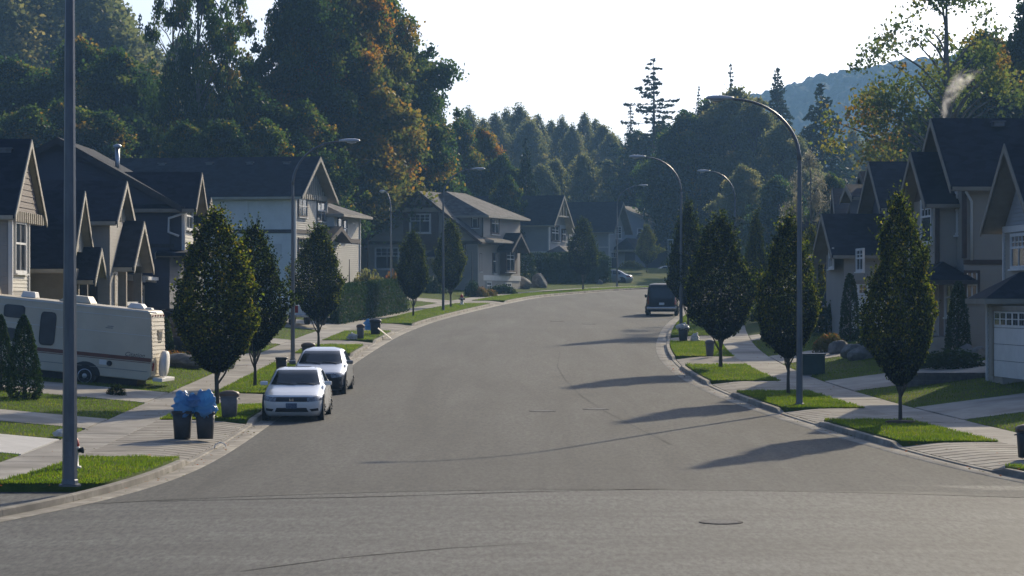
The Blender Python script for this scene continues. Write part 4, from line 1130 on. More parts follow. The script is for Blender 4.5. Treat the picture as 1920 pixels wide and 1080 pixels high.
# ---- dark house with deck behind the van
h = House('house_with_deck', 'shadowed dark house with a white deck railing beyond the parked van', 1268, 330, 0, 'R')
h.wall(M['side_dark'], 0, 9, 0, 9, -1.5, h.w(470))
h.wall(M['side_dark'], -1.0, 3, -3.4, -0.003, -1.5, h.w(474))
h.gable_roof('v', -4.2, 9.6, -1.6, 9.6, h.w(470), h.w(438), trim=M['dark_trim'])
h.box('deck', M['tan'], -4.2, -1.02, -1.2, 2.4, h.w(474), h.w(470))
for k in range(14):
    vv = -1.15 + k * 0.26
    h.box('rail_post', M['trim_white'], -4.18, -4.12, vv - 0.03, vv + 0.03, h.w(470) + 0.003, h.w(452))
h.box('hand_rail', M['trim_white'], -4.22, -4.08, -1.2, 2.4, h.w(452) + 0.003, h.w(450))
for vv in (-1.1, 2.3): h.box('deck_post', M['tan'], -4.15, -3.95, vv - 0.1, vv + 0.1, -1.5, h.w(474) - 0.003)

# ---- H: tall house on the right with stacked gables
h = House('gabled_house', 'tall two-storey house on the right with stacked dark gables and smoking chimney', 1808, 108, 3.4, 'R')
we = h.w(347); uG = 6.2; wr = h.w(221, 3.0, -.5)
h.wall(M['side_taupe'], 0, uG, 0, 12, -1.5, we)
h.laps(h.side(0), [(0.08, h.w(486)), (7.5, h.w(486)), (7.5, we), (0.08, we)], M['side_tan'], step=0.13)
h.laps(h.side(0), [(0.08, -0.6), (7.5, -0.6), (7.5, h.w(497)), (0.08, h.w(497))], M['side_tan'], step=0.13)
h.box('band', M['brown'], -0.05, -0.004, -0.03, 9, h.w(496), h.w(487))
h.laps(h.front(0), [(0.1, h.w(486)), (uG - .1, h.w(486)), (uG - .1, we), (.1, we)], M['side_tan'], step=0.13)
h.corner(0, 0, h.w(484), we - 0.1, M['brown'], 0.08)
h.gable_wall('v', 0, 0.2, 0, uG, we + 0.002, wr - 0.5, M['wood_shingle'])
h.gable_roof('v', -0.6, 13, -0.5, uG + 0.5, we - 0.05, wr, trim=M['tan'], soffit=M['tan'])
h.pipe('downspout', [(-0.3, 0.0, we - 0.25), (-0.1, 0.25, we - 0.6), (-0.1, 0.25, h.w(488))], 0.05, M['trim_white'])
front_win(1781, 1796, 437, 365, 0, rows=2, cols=2, split=0.58)
# bay further up with its own gable
ub0, ub1 = h.u(1757, -0.75), h.u(1757, -0.75) + 4.4
h.wall(M['side_tan'], ub0, ub1, -0.75, -0.003, h.w(500, ub0), h.w(372, ub0))
h.corner(ub0, -0.75, h.w(500, ub0), h.w(372, ub0), M['brown'], 0.08)
front_win(1730, 1748, 452, 378, -0.75, rows=2, cols=3, split=0.62)
h.gable_wall('v', -0.75, -0.55, ub0, ub1, h.w(372, ub0) + 0.002, h.w(300, ub0 + 2), M['wood_shingle'])
h.gable_roof('v', -1.3, 5, ub0 - 0.5, ub1 + 0.5, h.w(382, ub0), h.w(284, ub0 + 2, -1.2), trim=M['tan'])
h.wall(M['side_tan'], uG + 0.003, ub1 + 5, 0.0, 10, -1.5, h.w(420, 8))
h.gable_roof('v', -0.5, 10, uG - 0.2, ub1 + 5.5, h.w(425, 8), h.w(330, 9), trim=M['tan'])
front_win(1712, 1719, 452, 425, 0, rows=2, cols=2)
# skirt roof, porch and entrance
h.hip_roof(-0.35, uG + 3, -1.7, 0.4, h.w(525, 0, -1.2), h.w(490), mat=M['roof'], trim=M['dark_trim'], inset=1.0)
for uu in (0.1, 3.2): h.post(uu, -1.35, -0.7, h.w(532, 0, -1.2), 0.15, M['tan'])
h.box('porch_floor', M['concrete'], -0.4, 4.2, -1.6, -0.003, -0.9, h.w(632))
h.box('porch_rail', M['trim_white'], 0.1, 3.2, -1.40, -1.33, h.w(590), h.w(586))
for k in range(14):
    uu = 0.25 + k * 0.215
    h.box('baluster', M['trim_white'], uu - 0.02, uu + 0.02, -1.385, -1.345, h.w(630), h.w(590) - 0.003)
side_win(1812, 1832, 560, 512, 0, rows=1, cols=2, split=0.55, trim=M['brown'])
front_win(1776, 1793, 590, 535, 0, rows=1, cols=2, trim=M['trim_white'])
h.door(h.front(0), 3.4, 4.4, h.w(632), h.w(632) + 2.1)
vf = h.v(1768, 3.6)
h.pipe('flue', [(3.6, vf, wr - 1.0), (3.6, vf, wr + 0.02)], 0.11, M['galv'])
h.vent(2.5, h.v(1877, 2), wr - 0.35)
SMOKE_AT = h.O + Vector(h.P(3.6, vf, wr + 0.0))

# ---- H2: nearest right house, garage at the frame's edge
h = House('garage_house', 'house at the right edge with a white panelled garage door', 1996, 89.5, 3.4, 'R')
uF_ = h.u(1884)
we = h.w(425, uF_)
h.wall(M['side_tan'], 0, uF_, 0, 10, -1.5, we)
h.laps(h.front(0), [(0.1, h.w(540, uF_)), (uF_ - .08, h.w(540, uF_)), (uF_ - .08, we), (.1, we)], M['side_tan'], step=0.13)
h.corner(uF_, 0, -0.5, we)
um = h.u(1925); 
h.gable_wall('v', 0, 0.2, um - (uF_ - um), uF_, we + 0.002, h.w(290, um), M['gable_grey'])
h.laps(h.front(0), [(um - (uF_ - um) + .1, we + .02), (uF_ - .05, we + .02), (um, h.w(292, um))], M['side_grey'], step=0.13)
h.gable_roof('v', -0.7, 10.5, um - (uF_ - um) - 0.4, uF_ + 0.45, h.w(428, uF_), h.w(268, um, -.6), trim=M['tan'])
h.box('band', M['trim_white'], 0, uF_ + 0.03, -0.07, -0.03, h.w(437, uF_), h.w(425, uF_))
front_win(1899, 1926, 498, 405 + 38, 0, rows=2, cols=4, split=0.62)
ugf = h.u(1853, -1.8)
h.wall(M['side_tan'], 0.5, ugf, -1.8, -0.003, -1.5, h.w(560, ugf))
h.laps(h.front(-1.8), [(h.u(1866, -1.8) + .2, -.6), (ugf - .05, -.6), (ugf - .05, h.w(562, ugf)), (h.u(1866, -1.8) + .2, h.w(562, ugf))], M['side_tan'], step=0.13)
h.corner(ugf, -1.8, -0.8, h.w(562, ugf))
h.garage(h.front(-1.8), h.u(1866, -1.8) - 4.9, h.u(1866, -1.8), h.w(704, ugf), h.w(583, ugf), M['white'], lights=6)
h.hip_roof(0.2, ugf + 0.45, -2.4, 0.6, h.w(560, ugf), h.w(510, ugf), mat=M['roof'], trim=M['tan'], inset=1.4)
# ---- J, K: shadowed houses further up on the right
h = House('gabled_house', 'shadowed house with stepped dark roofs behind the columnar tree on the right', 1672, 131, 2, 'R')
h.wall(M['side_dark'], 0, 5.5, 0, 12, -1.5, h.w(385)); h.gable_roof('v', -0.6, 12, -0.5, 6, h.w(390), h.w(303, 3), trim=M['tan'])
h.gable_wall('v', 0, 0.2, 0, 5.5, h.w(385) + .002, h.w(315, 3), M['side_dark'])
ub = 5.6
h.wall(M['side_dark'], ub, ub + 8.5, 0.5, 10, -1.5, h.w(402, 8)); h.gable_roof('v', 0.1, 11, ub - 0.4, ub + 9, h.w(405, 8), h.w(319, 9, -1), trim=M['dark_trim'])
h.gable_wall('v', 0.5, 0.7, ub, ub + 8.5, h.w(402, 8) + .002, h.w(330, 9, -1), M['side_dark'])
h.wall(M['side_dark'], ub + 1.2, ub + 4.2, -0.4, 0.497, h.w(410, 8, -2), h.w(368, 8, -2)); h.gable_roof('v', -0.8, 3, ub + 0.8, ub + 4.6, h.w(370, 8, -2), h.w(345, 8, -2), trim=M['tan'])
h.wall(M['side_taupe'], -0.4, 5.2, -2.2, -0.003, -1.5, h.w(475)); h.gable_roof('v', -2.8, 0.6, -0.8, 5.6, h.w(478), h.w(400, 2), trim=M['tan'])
front_win(1608, 1620, 505, 470, -2.2, rows=2, cols=2)
for uu in (6.2, 9.5): h.post(uu, -2.6, -0.6, h.w(490, 8), 0.14, M['tan'])
h.hip_roof(5.5, 11, -2.9, 0.45, h.w(488, 8), h.w(460, 8), mat=M['roof'], trim=M['tan'], inset=0.9)
h.garage(h.side(-0.4), -2.0, -0.3, 0.0, 2.0)
h.vent(9.0, h.v(1637, 9), h.w(325, 9))
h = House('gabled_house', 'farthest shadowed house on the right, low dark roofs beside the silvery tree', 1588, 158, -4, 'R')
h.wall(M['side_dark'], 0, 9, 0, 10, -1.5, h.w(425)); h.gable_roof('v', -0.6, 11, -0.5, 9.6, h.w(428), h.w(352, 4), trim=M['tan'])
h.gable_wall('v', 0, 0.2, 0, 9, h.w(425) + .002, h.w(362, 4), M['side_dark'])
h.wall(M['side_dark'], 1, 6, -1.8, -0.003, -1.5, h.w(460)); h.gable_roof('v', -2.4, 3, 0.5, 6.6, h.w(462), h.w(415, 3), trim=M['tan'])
front_win(1556, 1563, 500, 470, -1.8, rows=2, cols=2)
front_win(1571, 1577, 412, 392, 0, rows=1, cols=2)

# ------------------------------------------------------------------ street trees
def street_tree(k, px, py, hpx, label, wpx=100, name='street_tree', Y=None, X=None):
    if Y is None: X, Y = G(px, py)
    z = gz(X, Y)
    s = F / Y
    H = (HY - s * (z - CH) - hpx) / s
    c, t, r95 = HB[k]
    sc = H / 5.8; wscale = (wpx / s) / (2 * r95) / sc
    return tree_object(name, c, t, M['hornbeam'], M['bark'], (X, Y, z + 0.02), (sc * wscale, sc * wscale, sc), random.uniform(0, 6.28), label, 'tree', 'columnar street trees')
street_tree(0, 406, 770, 402, 'fullest columnar street tree on the left, behind the blue-bagged bins', 160)
street_tree(1, 478, 733, 428, 'columnar street tree left of the lamp post, behind the white car', 125)
street_tree(2, 597, 659, 428, 'dark columnar street tree just right of the lamp, before the cream house', 104)
street_tree(3, 775, 598, 438, 'columnar street tree at the right end of the clipped hedge', 64)
street_tree(4, 845, 580, 418, 'columnar street tree between the far lamp post and the hydrant', 64)
street_tree(5, 1093, 547, 412, 'columnar street tree before the tall dark hedge at the bend', 60)
street_tree(6, 1213, 531, 424, 'farthest small columnar tree, right of the silver car', 50)
t1 = street_tree(7, 1688, 805, 378, 'nearest columnar tree on the right, on its own mulched verge', 140)
street_tree(8, 1478, 748, 413, 'columnar tree on the right beside the near lamp post', 124)
street_tree(9, 1351, 697, 408, 'wide columnar tree on the right behind the parked van bend', 132)
street_tree(10, 1290, 629, 388, 'tall narrow columnar tree hiding the right half of the van', 76)
street_tree(11, 1417, None, 404, 'slender columnar tree seen between the two right-hand street trees', 46, X=13.7, Y=165)
street_tree(12, 1522, None, 428, 'columnar tree half hidden by the right lamp post, by the far houses', 60, X=14.6, Y=143)
for (px, py) in ((1688, 805),):
    X, Y = G(px, py); z = rz(Y) + 0.18
    mb = MB(); mb.lathe([(0.42, -0.02), (0.40, 0.03), (0.25, 0.05), (0.02, 0.055)], 14, (0, 0, 0))
    tag(mb.build('mulch_ring', M['soil'], loc=(X, Y, z + 0.02)), 'ring of red-brown mulch round the nearest right tree', 'mulch')

# ------------------------------------------------------------------ street lamps
def lamp(X, Y, H, arm, adir, r, label):
    z = gz(X, Y) + 0.03
    root = empty('street_lamp', (X, Y, z), label, 'street lamp', 'davit street lamps along the street')
    d = Vector((adir[0], adir[1], 0)).normalized()
    mb = MB()
    hs = H * 0.80
    mb.tube([(0, 0, 0.02), (0, 0, hs * 0.5), (0, 0, hs)], [r, r * 0.82, r * 0.62], 8, smooth=False); mb.build('pole', M['steel'], root)
    mb = MB(); mb.lathe([(r * 1.45, 0), (r * 1.45, 0.04), (r * 1.12, 0.05), (r * 1.08, 0.12), (r, 0.14)], 8, smooth=False); mb.build('base_flange', M['steel'], root)
    mb = MB(); P = []
    for t in np.linspace(0, 1, 15):
        a = t * math.pi / 2
        P.append(tuple(d * (arm * (1 - math.cos(a)) * 0.86) + Vector((0, 0, hs + (H - hs) * math.sin(a)))))
    mb.tube(P, list(np.linspace(r * 0.6, r * 0.34, 15)), 8); mb.build('arm', M['steel'], root)
    c = Vector(P[-1]); sd = Vector((-d.y, d.x, 0))
    prof = [(-0.05, 0.05, 0.05), (0.08, 0.09, 0.07), (0.30, 0.15, 0.10), (0.58, 0.15, 0.10), (0.74, 0.11, 0.07), (0.80, 0.04, 0.03)]
    mb = MB(); R = []
    for x, w, hh in prof:
        R.append([tuple(c + d * x + sd * (w * math.cos(t)) + Vector((0, 0, hh * (math.sin(t) if math.sin(t) > 0 else 0.35 * math.sin(t)) + 0.02))) for t in [2 * math.pi * k / 12 for k in range(12)]])
    mb.rings(R); head = mb.build('lamp_head', M['lamp_shell'], root)
    mb = MB(); R = []
    for x, w, hh in [(0.28, 0.11, 0.03), (0.45, 0.13, 0.08), (0.64, 0.10, 0.03)]:
        R.append([tuple(c + d * x + sd * (w * math.cos(t)) + Vector((0, 0, -0.02 + hh * min(0, math.sin(t))))) for t in [2 * math.pi * k / 10 for k in range(10)]])
    mb.rings(R); mb.build('lens', M['lamp_glass'], head)
    mb = MB(); mb.box(-r * 0.38, r * 0.38, -r * 0.99, -r * 0.85, 0.6, 0.9); mb.build('hand_hole_cover', M['steel'], root)
    return root
X, Y = G(131, 928); lamp(X, Y, 13.2, 3.2, (0.5, -0.9), 0.155, 'thick grey lamp post at the left street corner, top out of frame')
def lamp_px(px, base, top, tip, dirx, r, label, diry=0.0):
    X, Y = G(px, base); z = gz(X, Y); s = F / Y
    H = CH + (HY - top) / s - z - 0.08
    lamp(X, Y, H, (tip - px) / s * dirx * 0.98 - 0.62 if diry == 0 else 1.8, (dirx, diry), r, label)
lamp_px(549, 684, 263, 684, 1, 0.088, 'grey lamp post beside the parked cars, arm reaching right over the street')
lamp_px(831, 587, 316, 915, 1, 0.088, 'lamp post on the left verge before the brown-gabled house')
lamp_px(1157, 541, 347, 1219, 1, 0.088, 'farthest lamp post, at the bend by the silver car')
lamp_px(1499, 770, 183, 1310, -1, 0.098, 'tall lamp post on the near right verge, arm reaching left')
lamp_px(1277, 630, 293, 1173, -1, 0.088, 'lamp post rising behind the van, arm curving left')
lamp_px(1378, 589, 320, 1303, -1, 0.088, 'smaller far lamp post right of the van, arm curving left')
lamp(-8.25, 200, 7.6, 1.2, (-0.45, 0.9), 0.075, 'slim lamp post behind the clipped hedge, short arm turned away')

# ------------------------------------------------------------------ vehicles
def rot_frame(root, rx=0, ry=0, rz_=0): root.rotation_euler = (rx, ry, rz_)

class Car:
    """hull from stacked horizontal slices; x forward, y left, z up"""
    def __init__(s, keys, n=5.0):
        s.k = np.array(keys, float)   # z, x_front, x_rear, halfwidth
        s.n = n
    def at(s, z):
        return [float(np.interp(z, s.k[:, 0], s.k[:, c])) for c in (1, 2, 3)]
    def loop(s, z, m=40):
        xf, xr, w = s.at(z); c, a = (xf + xr) / 2, (xf - xr) / 2; P = []
        for k in range(m):
            t = 2 * math.pi * k / m; ct, st = math.cos(t), math.sin(t)
            e = 2.0 / s.n
            P.append((c + a * abs(ct) ** e * (1 if ct >= 0 else -1), w * abs(st) ** e * (1 if st >= 0 else -1), z))
        return P
    def hull(s, zs): 
        mb = MB(); mb.rings([s.loop(z) for z in zs]); return mb
    def fx(s, y, z, rear=False):
        xf, xr, w = s.at(z); c, a = (xf + xr) / 2, (xf - xr) / 2
        q = a * max(0.0, 1 - min(1, abs(y) / w) ** s.n) ** (1 / s.n)
        return c - q if rear else c + q
    def sy(s, x, z):
        xf, xr, w = s.at(z); c, a = (xf + xr) / 2, (xf - xr) / 2
        return w * max(0.0, 1 - min(1, abs(x - c) / a) ** s.n) ** (1 / s.n)
    def fpatch(s, q, rear=False, lift=0.012, nu=8, nv=5):
        """q: four (y, z) corners: bottom-left, bottom-right, top-right, top-left"""
        rows = []
        for j in range(nv + 1):
            v = j / nv; row = []
            for i in range(nu + 1):
                u = i / nu
                y = (q[0][0]*(1-u) + q[1][0]*u) * (1-v) + (q[3][0]*(1-u) + q[2][0]*u) * v
                z = (q[0][1]*(1-u) + q[1][1]*u) * (1-v) + (q[3][1]*(1-u) + q[2][1]*u) * v
                x = s.fx(y, z, rear); row.append((x + (-lift if rear else lift), y, z + lift * 0.3))
            rows.append(row)
        mb = MB(); mb.grid(rows); return mb
    def spatch(s, q, sgn, lift=0.010, nu=6, nv=3):
        rows = []
        for j in range(nv + 1):
            v = j / nv; row = []
            for i in range(nu + 1):
                u = i / nu
                x = (q[0][0]*(1-u) + q[1][0]*u) * (1-v) + (q[3][0]*(1-u) + q[2][0]*u) * v
                z = (q[0][1]*(1-u) + q[1][1]*u) * (1-v) + (q[3][1]*(1-u) + q[2][1]*u) * v
                row.append((x, sgn * (s.sy(x, z) + lift), z))
            rows.append(row)
        mb = MB(); mb.grid(rows); return mb

def wheel(root, x, y, r, w, out):
    mb = MB(); hw = w / 2
    mb.lathe([(r*0.62, -hw), (r*0.92, -hw), (r, -hw*0.6), (r, hw*0.6), (r*0.92, hw), (r*0.62, hw)], 22, (x, y, r), axis='y'); wh = mb.build('wheel', M['tyre'], root)
    mb = MB(); yy = y + out * (hw + 0.004)
    mb.lathe([(r*0.64, -0.015), (r*0.60, 0.004), (r*0.45, -0.02), (r*0.15, 0.0), (r*0.02, 0.004)] if out > 0 else [(r*0.02, -0.004), (r*0.15, 0.0), (r*0.45, 0.02), (r*0.60, -0.004), (r*0.64, 0.015)], 18, (x, yy, r), axis='y'); mb.build('rim', M['alloy'], wh)
    for k in range(5):
        mb = MB(); t = 2*math.pi*k/5 + 0.3
        p0 = (x + math.sin(t)*r*0.30, yy + out*0.008, r + math.cos(t)*r*0.30); p1 = (x + math.sin(t)*r*0.52, yy + out*0.008, r + math.cos(t)*r*0.52)
        mb.tube([p0, p1], [r*0.10, r*0.13], 6); mb.build('rim_opening', M['black_trim'], wh)

def sedan(name, label, X, Y, heading, paint, L=4.5, W=0.875, Hh=1.435, front=True, dz=0.0, civic=True, group=None, cat='car', pitch=None):
    root = empty(name, (X, Y, rz(Y) + dz), label, cat, group)
    rot_frame(root, 0, math.atan(SL) * (1 if math.sin(heading) < 0 else -1) if pitch is None else pitch, heading)
    f, r = L / 2, -L / 2
    keys = [(0.16, f-0.24, r+0.22, W*0.93), (0.30, f-0.06, r+0.10, W*0.985), (0.45, f-0.01, r+0.03, W), (0.58, f, r, W*1.0), (0.66, f-0.05, r, W*0.995), (0.74, f-0.17, r+0.02, W*0.985),
            (0.82, f-0.50, r+0.06, W*0.97), (0.90, f-0.90, r+0.16, W*0.955), (0.965, f-1.18, r+0.42, W*0.925), (1.03, f-1.33, r+0.62, W*0.885), (1.15, f-1.55, r+0.80, W*0.835), (1.28, f-1.80, r+1.02, W*0.775), (1.36, f-2.02, r+1.22, W*0.725), (1.41, f-2.28, r+1.45, W*0.64), (Hh, f-2.7, r+1.9, W*0.40)]
    c = Car(keys)
    zs = sorted(set([round(z, 3) for z in np.concatenate([np.linspace(0.16, 0.74, 11), np.linspace(0.74, 1.0, 14), np.linspace(1.0, 1.41, 12), [1.42, 1.43, Hh]])]))
    c.hull(zs).build('body', paint, root)
    # glass
    w1 = W * 0.80; w2 = W * 0.63
    c.fpatch([(-w1, 0.985), (w1, 0.985), (w2, 1.365), (-w2, 1.365)], lift=0.012, nu=12, nv=10).build('windscreen', M['car_glass'], root)
    c.fpatch([(-w1*0.95, 1.0), (w1*0.95, 1.0), (w2, 1.36), (-w2, 1.36)], rear=True, lift=0.012, nu=12, nv=8).build('rear_window', M['car_glass'], root)
    for sg in (1, -1):
        for (xa, xb, ta, tb) in ((f-1.72, f-2.52, f-2.12, f-2.52), (f-2.60, r+1.02, f-2.60, r+1.32)):
            c.spatch([(xa, 0.985), (xb, 0.985), (tb, 1.33), (ta, 1.33)], sg).build('side_window', M['car_glass'], root)
        for xs_ in (f-1.42, f-2.56, r+1.15):
            c.spatch([(xs_, 0.32), (xs_-0.012, 0.32), (xs_-0.012, 0.95), (xs_, 0.95)], sg, lift=0.004, nu=1).build('door_gap', M['black_trim'], root)
        # mirrors
        mb = MB(); ym = sg*(W*0.97+0.06); mb.box(f-1.66, f-1.52, ym-0.11, ym+0.11, 0.955, 1.075); mb.build('mirror', paint if paint is not M['paint_silver'] else M['paint_grey'], root, bevel=0.04)
        # arches and wheels
        for xw in (f-0.88, r+0.92):
            yw = sg * (c.sy(xw, 0.4) + 0.002)
            mb = MB(); mb.lathe([(0.385, -0.01), (0.385, 0.006)], 20, (xw, yw, 0.36), axis='y', smooth=False); mb.build('wheel_arch', M['black_trim'], root)
            wheel(root, xw, sg * (c.sy(xw, 0.4) - 0.105), 0.315, 0.19, sg)
    # front fascia
    for sg in (1, -1):
        a, b = (0.45, 0.83) if civic else (0.44, 0.82)
        c.fpatch([(sg*W*a/0.875, 0.565), (sg*W*b/0.875, 0.60), (sg*W*b/0.875, 0.735), (sg*W*a*0.95/0.875, 0.685)], lift=0.014).build('headlight', M['head_lamp'], root)
        c.fpatch([(sg*0.55, 0.30), (sg*0.74, 0.31), (sg*0.73, 0.385), (sg*0.50, 0.365)], lift=0.012).build('fog_lamp_recess', M['black_trim'], root)
        c.fpatch([(sg*0.50, 0.72), (sg*0.80, 0.70), (sg*0.80, 0.82), (sg*0.45, 0.82)], rear=True, lift=0.012).build('tail_light', M['tail_lamp'], root)
    c.fpatch([(-0.46, 0.575), (0.46, 0.575), (0.54, 0.70), (-0.54, 0.70)], lift=0.010, nu=12).build('grille', M['black_trim'], root)
    c.fpatch([(-0.47, 0.285), (0.47, 0.285), (0.42, 0.40), (-0.42, 0.40)], lift=0.010, nu=12).build('lower_intake', M['black_trim'], root)
    c.fpatch([(-0.155, 0.375), (0.155, 0.375), (0.155, 0.53), (-0.155, 0.53)], lift=0.026, nu=3).build('number_plate', M['plate_blue'] if civic else M['black_trim'], root)
    c.fpatch([(-0.155, 0.55), (0.155, 0.55), (0.155, 0.70), (-0.155, 0.70)], rear=True, lift=0.018, nu=3).build('number_plate', M['white'], root)
    if civic:   # H-shaped chrome emblem and chrome bar
        mb = MB(); xg = c.fx(0, 0.62) + 0.02
        for y0, y1, z0, z1 in ((-0.055,-0.035,0.585,0.665), (0.035,0.055,0.585,0.665), (-0.035,0.035,0.617,0.633)): mb.box(xg, xg + 0.012, y0, y1, z0, z1)
        mb.build('emblem', M['chrome'], root)
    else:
        c.fpatch([(-W*0.93, 0.20), (W*0.93, 0.20), (W*0.9, 0.60), (-W*0.9, 0.60)], lift=0.006, nu=24, nv=8).build('dark_front_patch', M['black_trim'], root)  # dark patch over the lower front
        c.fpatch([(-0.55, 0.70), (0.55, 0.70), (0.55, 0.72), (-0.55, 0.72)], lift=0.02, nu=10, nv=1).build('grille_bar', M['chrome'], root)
    # wipers
    mb = MB()
    for y0, y1 in ((0.55, 0.05), (0.0, -0.5)):
        mb.tube([(c.fx(y0, 0.99) + 0.03, y0, 1.0), (c.fx(y1, 1.03) + 0.03, y1, 1.05)], 0.010, 5)
    mb.build('wipers', M['black_trim'], root)
    return root
# white car in front, silver one behind, both facing the camera
DOWN = math.radians(-90)
X, Y = G(548, 792)
sedan('parked_car', 'white compact car parked at the left kerb, facing the camera', X, Y + 2.2, DOWN + math.radians(-0.6), M['paint_white'], L=4.45, W=0.875, Hh=1.44)
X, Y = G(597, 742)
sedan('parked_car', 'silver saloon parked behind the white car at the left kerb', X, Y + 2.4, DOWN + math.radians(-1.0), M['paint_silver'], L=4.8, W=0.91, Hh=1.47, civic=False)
# silver car side-on at the bend, rear towards us on the right
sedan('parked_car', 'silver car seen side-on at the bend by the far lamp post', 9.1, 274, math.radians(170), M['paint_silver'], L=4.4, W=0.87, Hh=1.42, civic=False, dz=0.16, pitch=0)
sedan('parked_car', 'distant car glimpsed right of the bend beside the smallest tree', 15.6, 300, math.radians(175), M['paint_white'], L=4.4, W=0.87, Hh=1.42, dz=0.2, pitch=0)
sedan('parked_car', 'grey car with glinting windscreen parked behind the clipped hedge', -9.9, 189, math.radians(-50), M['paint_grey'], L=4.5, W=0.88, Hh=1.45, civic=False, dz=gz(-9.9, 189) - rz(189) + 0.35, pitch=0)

def boxy(name, label, X, Y, z, heading, paint, L, W, H, hood=1.0, cat='van', pitch=0.0, rear_only=False, belt=1.05, wr_=0.37):
    """SUV / van: tall hull with near-upright tail"""
    root = empty(name, (X, Y, z), label, cat); rot_frame(root, 0, pitch, heading)
    f, r = L/2, -L/2
    keys = [(0.28, f-0.15, r+0.14, W*0.95), (0.40, f-0.03, r+0.02, W*0.99), (0.60, f, r, W), (0.85, f-0.05, r+0.02, W), (0.98, f-0.25, r+0.04, W*0.99), (belt, f-hood, r+0.05, W*0.98), (belt+0.08, f-hood-0.12, r+0.06, W*0.96),
            (H-0.25, f-hood-0.62, r+0.20, W*0.87), (H-0.10, f-hood-0.85, r+0.30, W*0.82), (H-0.03, f-hood-1.1, r+0.5, W*0.72), (H, f-hood-1.6, r+0.9, W*0.5)]
    c = Car(keys, n=5.5)
    c.hull(list(np.linspace(0.28, belt, 14)) + list(np.linspace(belt + 0.03, H - 0.1, 10)) + [H-0.06, H-0.03, H-0.012, H]).build('body', paint, root)
    c.fpatch([(-W*0.82, belt+0.06), (W*0.82, belt+0.06), (W*0.72, H-0.18), (-W*0.72, H-0.18)], rear=True, nu=12, nv=6).build('rear_window', M['car_glass'], root)
    c.fpatch([(-W*0.85, belt+0.08), (W*0.85, belt+0.08), (W*0.72, H-0.16), (-W*0.72, H-0.16)], nu=12, nv=6).build('windscreen', M['car_glass'], root)
    for sg in (1, -1):
        xs_ = [f-hood-0.55, f-hood-1.45, f-hood-2.4, r+0.45]
        for k in range(3):
            c.spatch([(xs_[k]-0.04, belt+0.08), (xs_[k+1]+0.04, belt+0.08), (xs_[k+1]+0.06, H-0.2), (xs_[k]-0.3*(k==0)-0.04, H-0.2)], sg).build('side_window', M['car_glass'], root)
        c.fpatch([(sg*W*0.80, 0.72), (sg*W*0.965, 0.72), (sg*W*0.95, belt+0.2), (sg*W*0.84, belt+0.2)], rear=True, nu=3).build('tail_light', M['tail_lamp'], root)
        c.fpatch([(sg*W*0.55, 0.72), (sg*W*0.93, 0.72), (sg*W*0.90, 0.9), (sg*W*0.55, 0.88)]).build('headlight', M['head_lamp'], root)
        mb = MB(); mb.lathe([(0.02, -0.09), (0.10, -0.07), (0.11, 0.05), (0.03, 0.09)], 10, (f-hood-0.25, sg*(W+0.08), belt+0.12), axis='y'); mb.build('mirror', M['black_trim'], root)
        for xw in (f-0.95, r+1.0):
            mb = MB(); mb.lathe([(wr_+0.07, -0.01), (wr_+0.07, 0.006)], 20, (xw, sg*(c.sy(xw, 0.45)+0.002), wr_), axis='y', smooth=False); mb.build('wheel_arch', M['black_trim'], root)
            wheel(root, xw, sg*(W-0.10), wr_, 0.23, sg)
    mb = MB(); mb.box(r-0.07, r+0.1, -W*0.93, W*0.93, 0.42, 0.58); mb.build('bumper', M['chrome'] if paint is M['paint_navy'] else M['black_trim'], root, bevel=0.03)
    c.fpatch([(-0.16, 0.70), (0.16, 0.70), (0.16, 0.84), (-0.16, 0.84)], rear=True, lift=0.015, nu=2, nv=2).build('number_plate', M['white'], root)
    c.fpatch([(-0.5, 0.62), (0.5, 0.62), (0.5, 0.82), (-0.5, 0.82)], lift=0.012).build('grille', M['black_trim'], root)
    if rear_only:
        mb = MB(); mb.box(-L*0.35, L*0.1, -W*0.62, -W*0.58, H+0.0, H+0.05); mb.box(-L*0.35, L*0.1, W*0.58, W*0.62, H+0.0, H+0.05); mb.build('roof_rails', M['chrome'], root)
    return root
X, Y = G(1246, 593)
boxy('parked_van', 'dark navy van parked at the right kerb, seen from behind', X, Y + 2.5, rz(Y + 2.5), math.radians(86), M['paint_navy'], 5.2, 0.98, 2.0, hood=1.0, pitch=-math.atan(SL), wr_=0.40)
boxy('parked_suv', 'black SUV nosed up the driveway behind the motorhome', -13.6, 118.5, gz(-13.6, 118.5) + 0.05, math.radians(160), M['paint_dark'], 4.7, 0.93, 1.75, pitch=math.radians(-4), cat='suv')
boxy('parked_van', 'blue van half hidden between the right trees, by the far houses', 16.6, 157, gz(16.6, 157) + 0.05, math.radians(100), M['paint_navy'], 4.9, 0.95, 1.95)
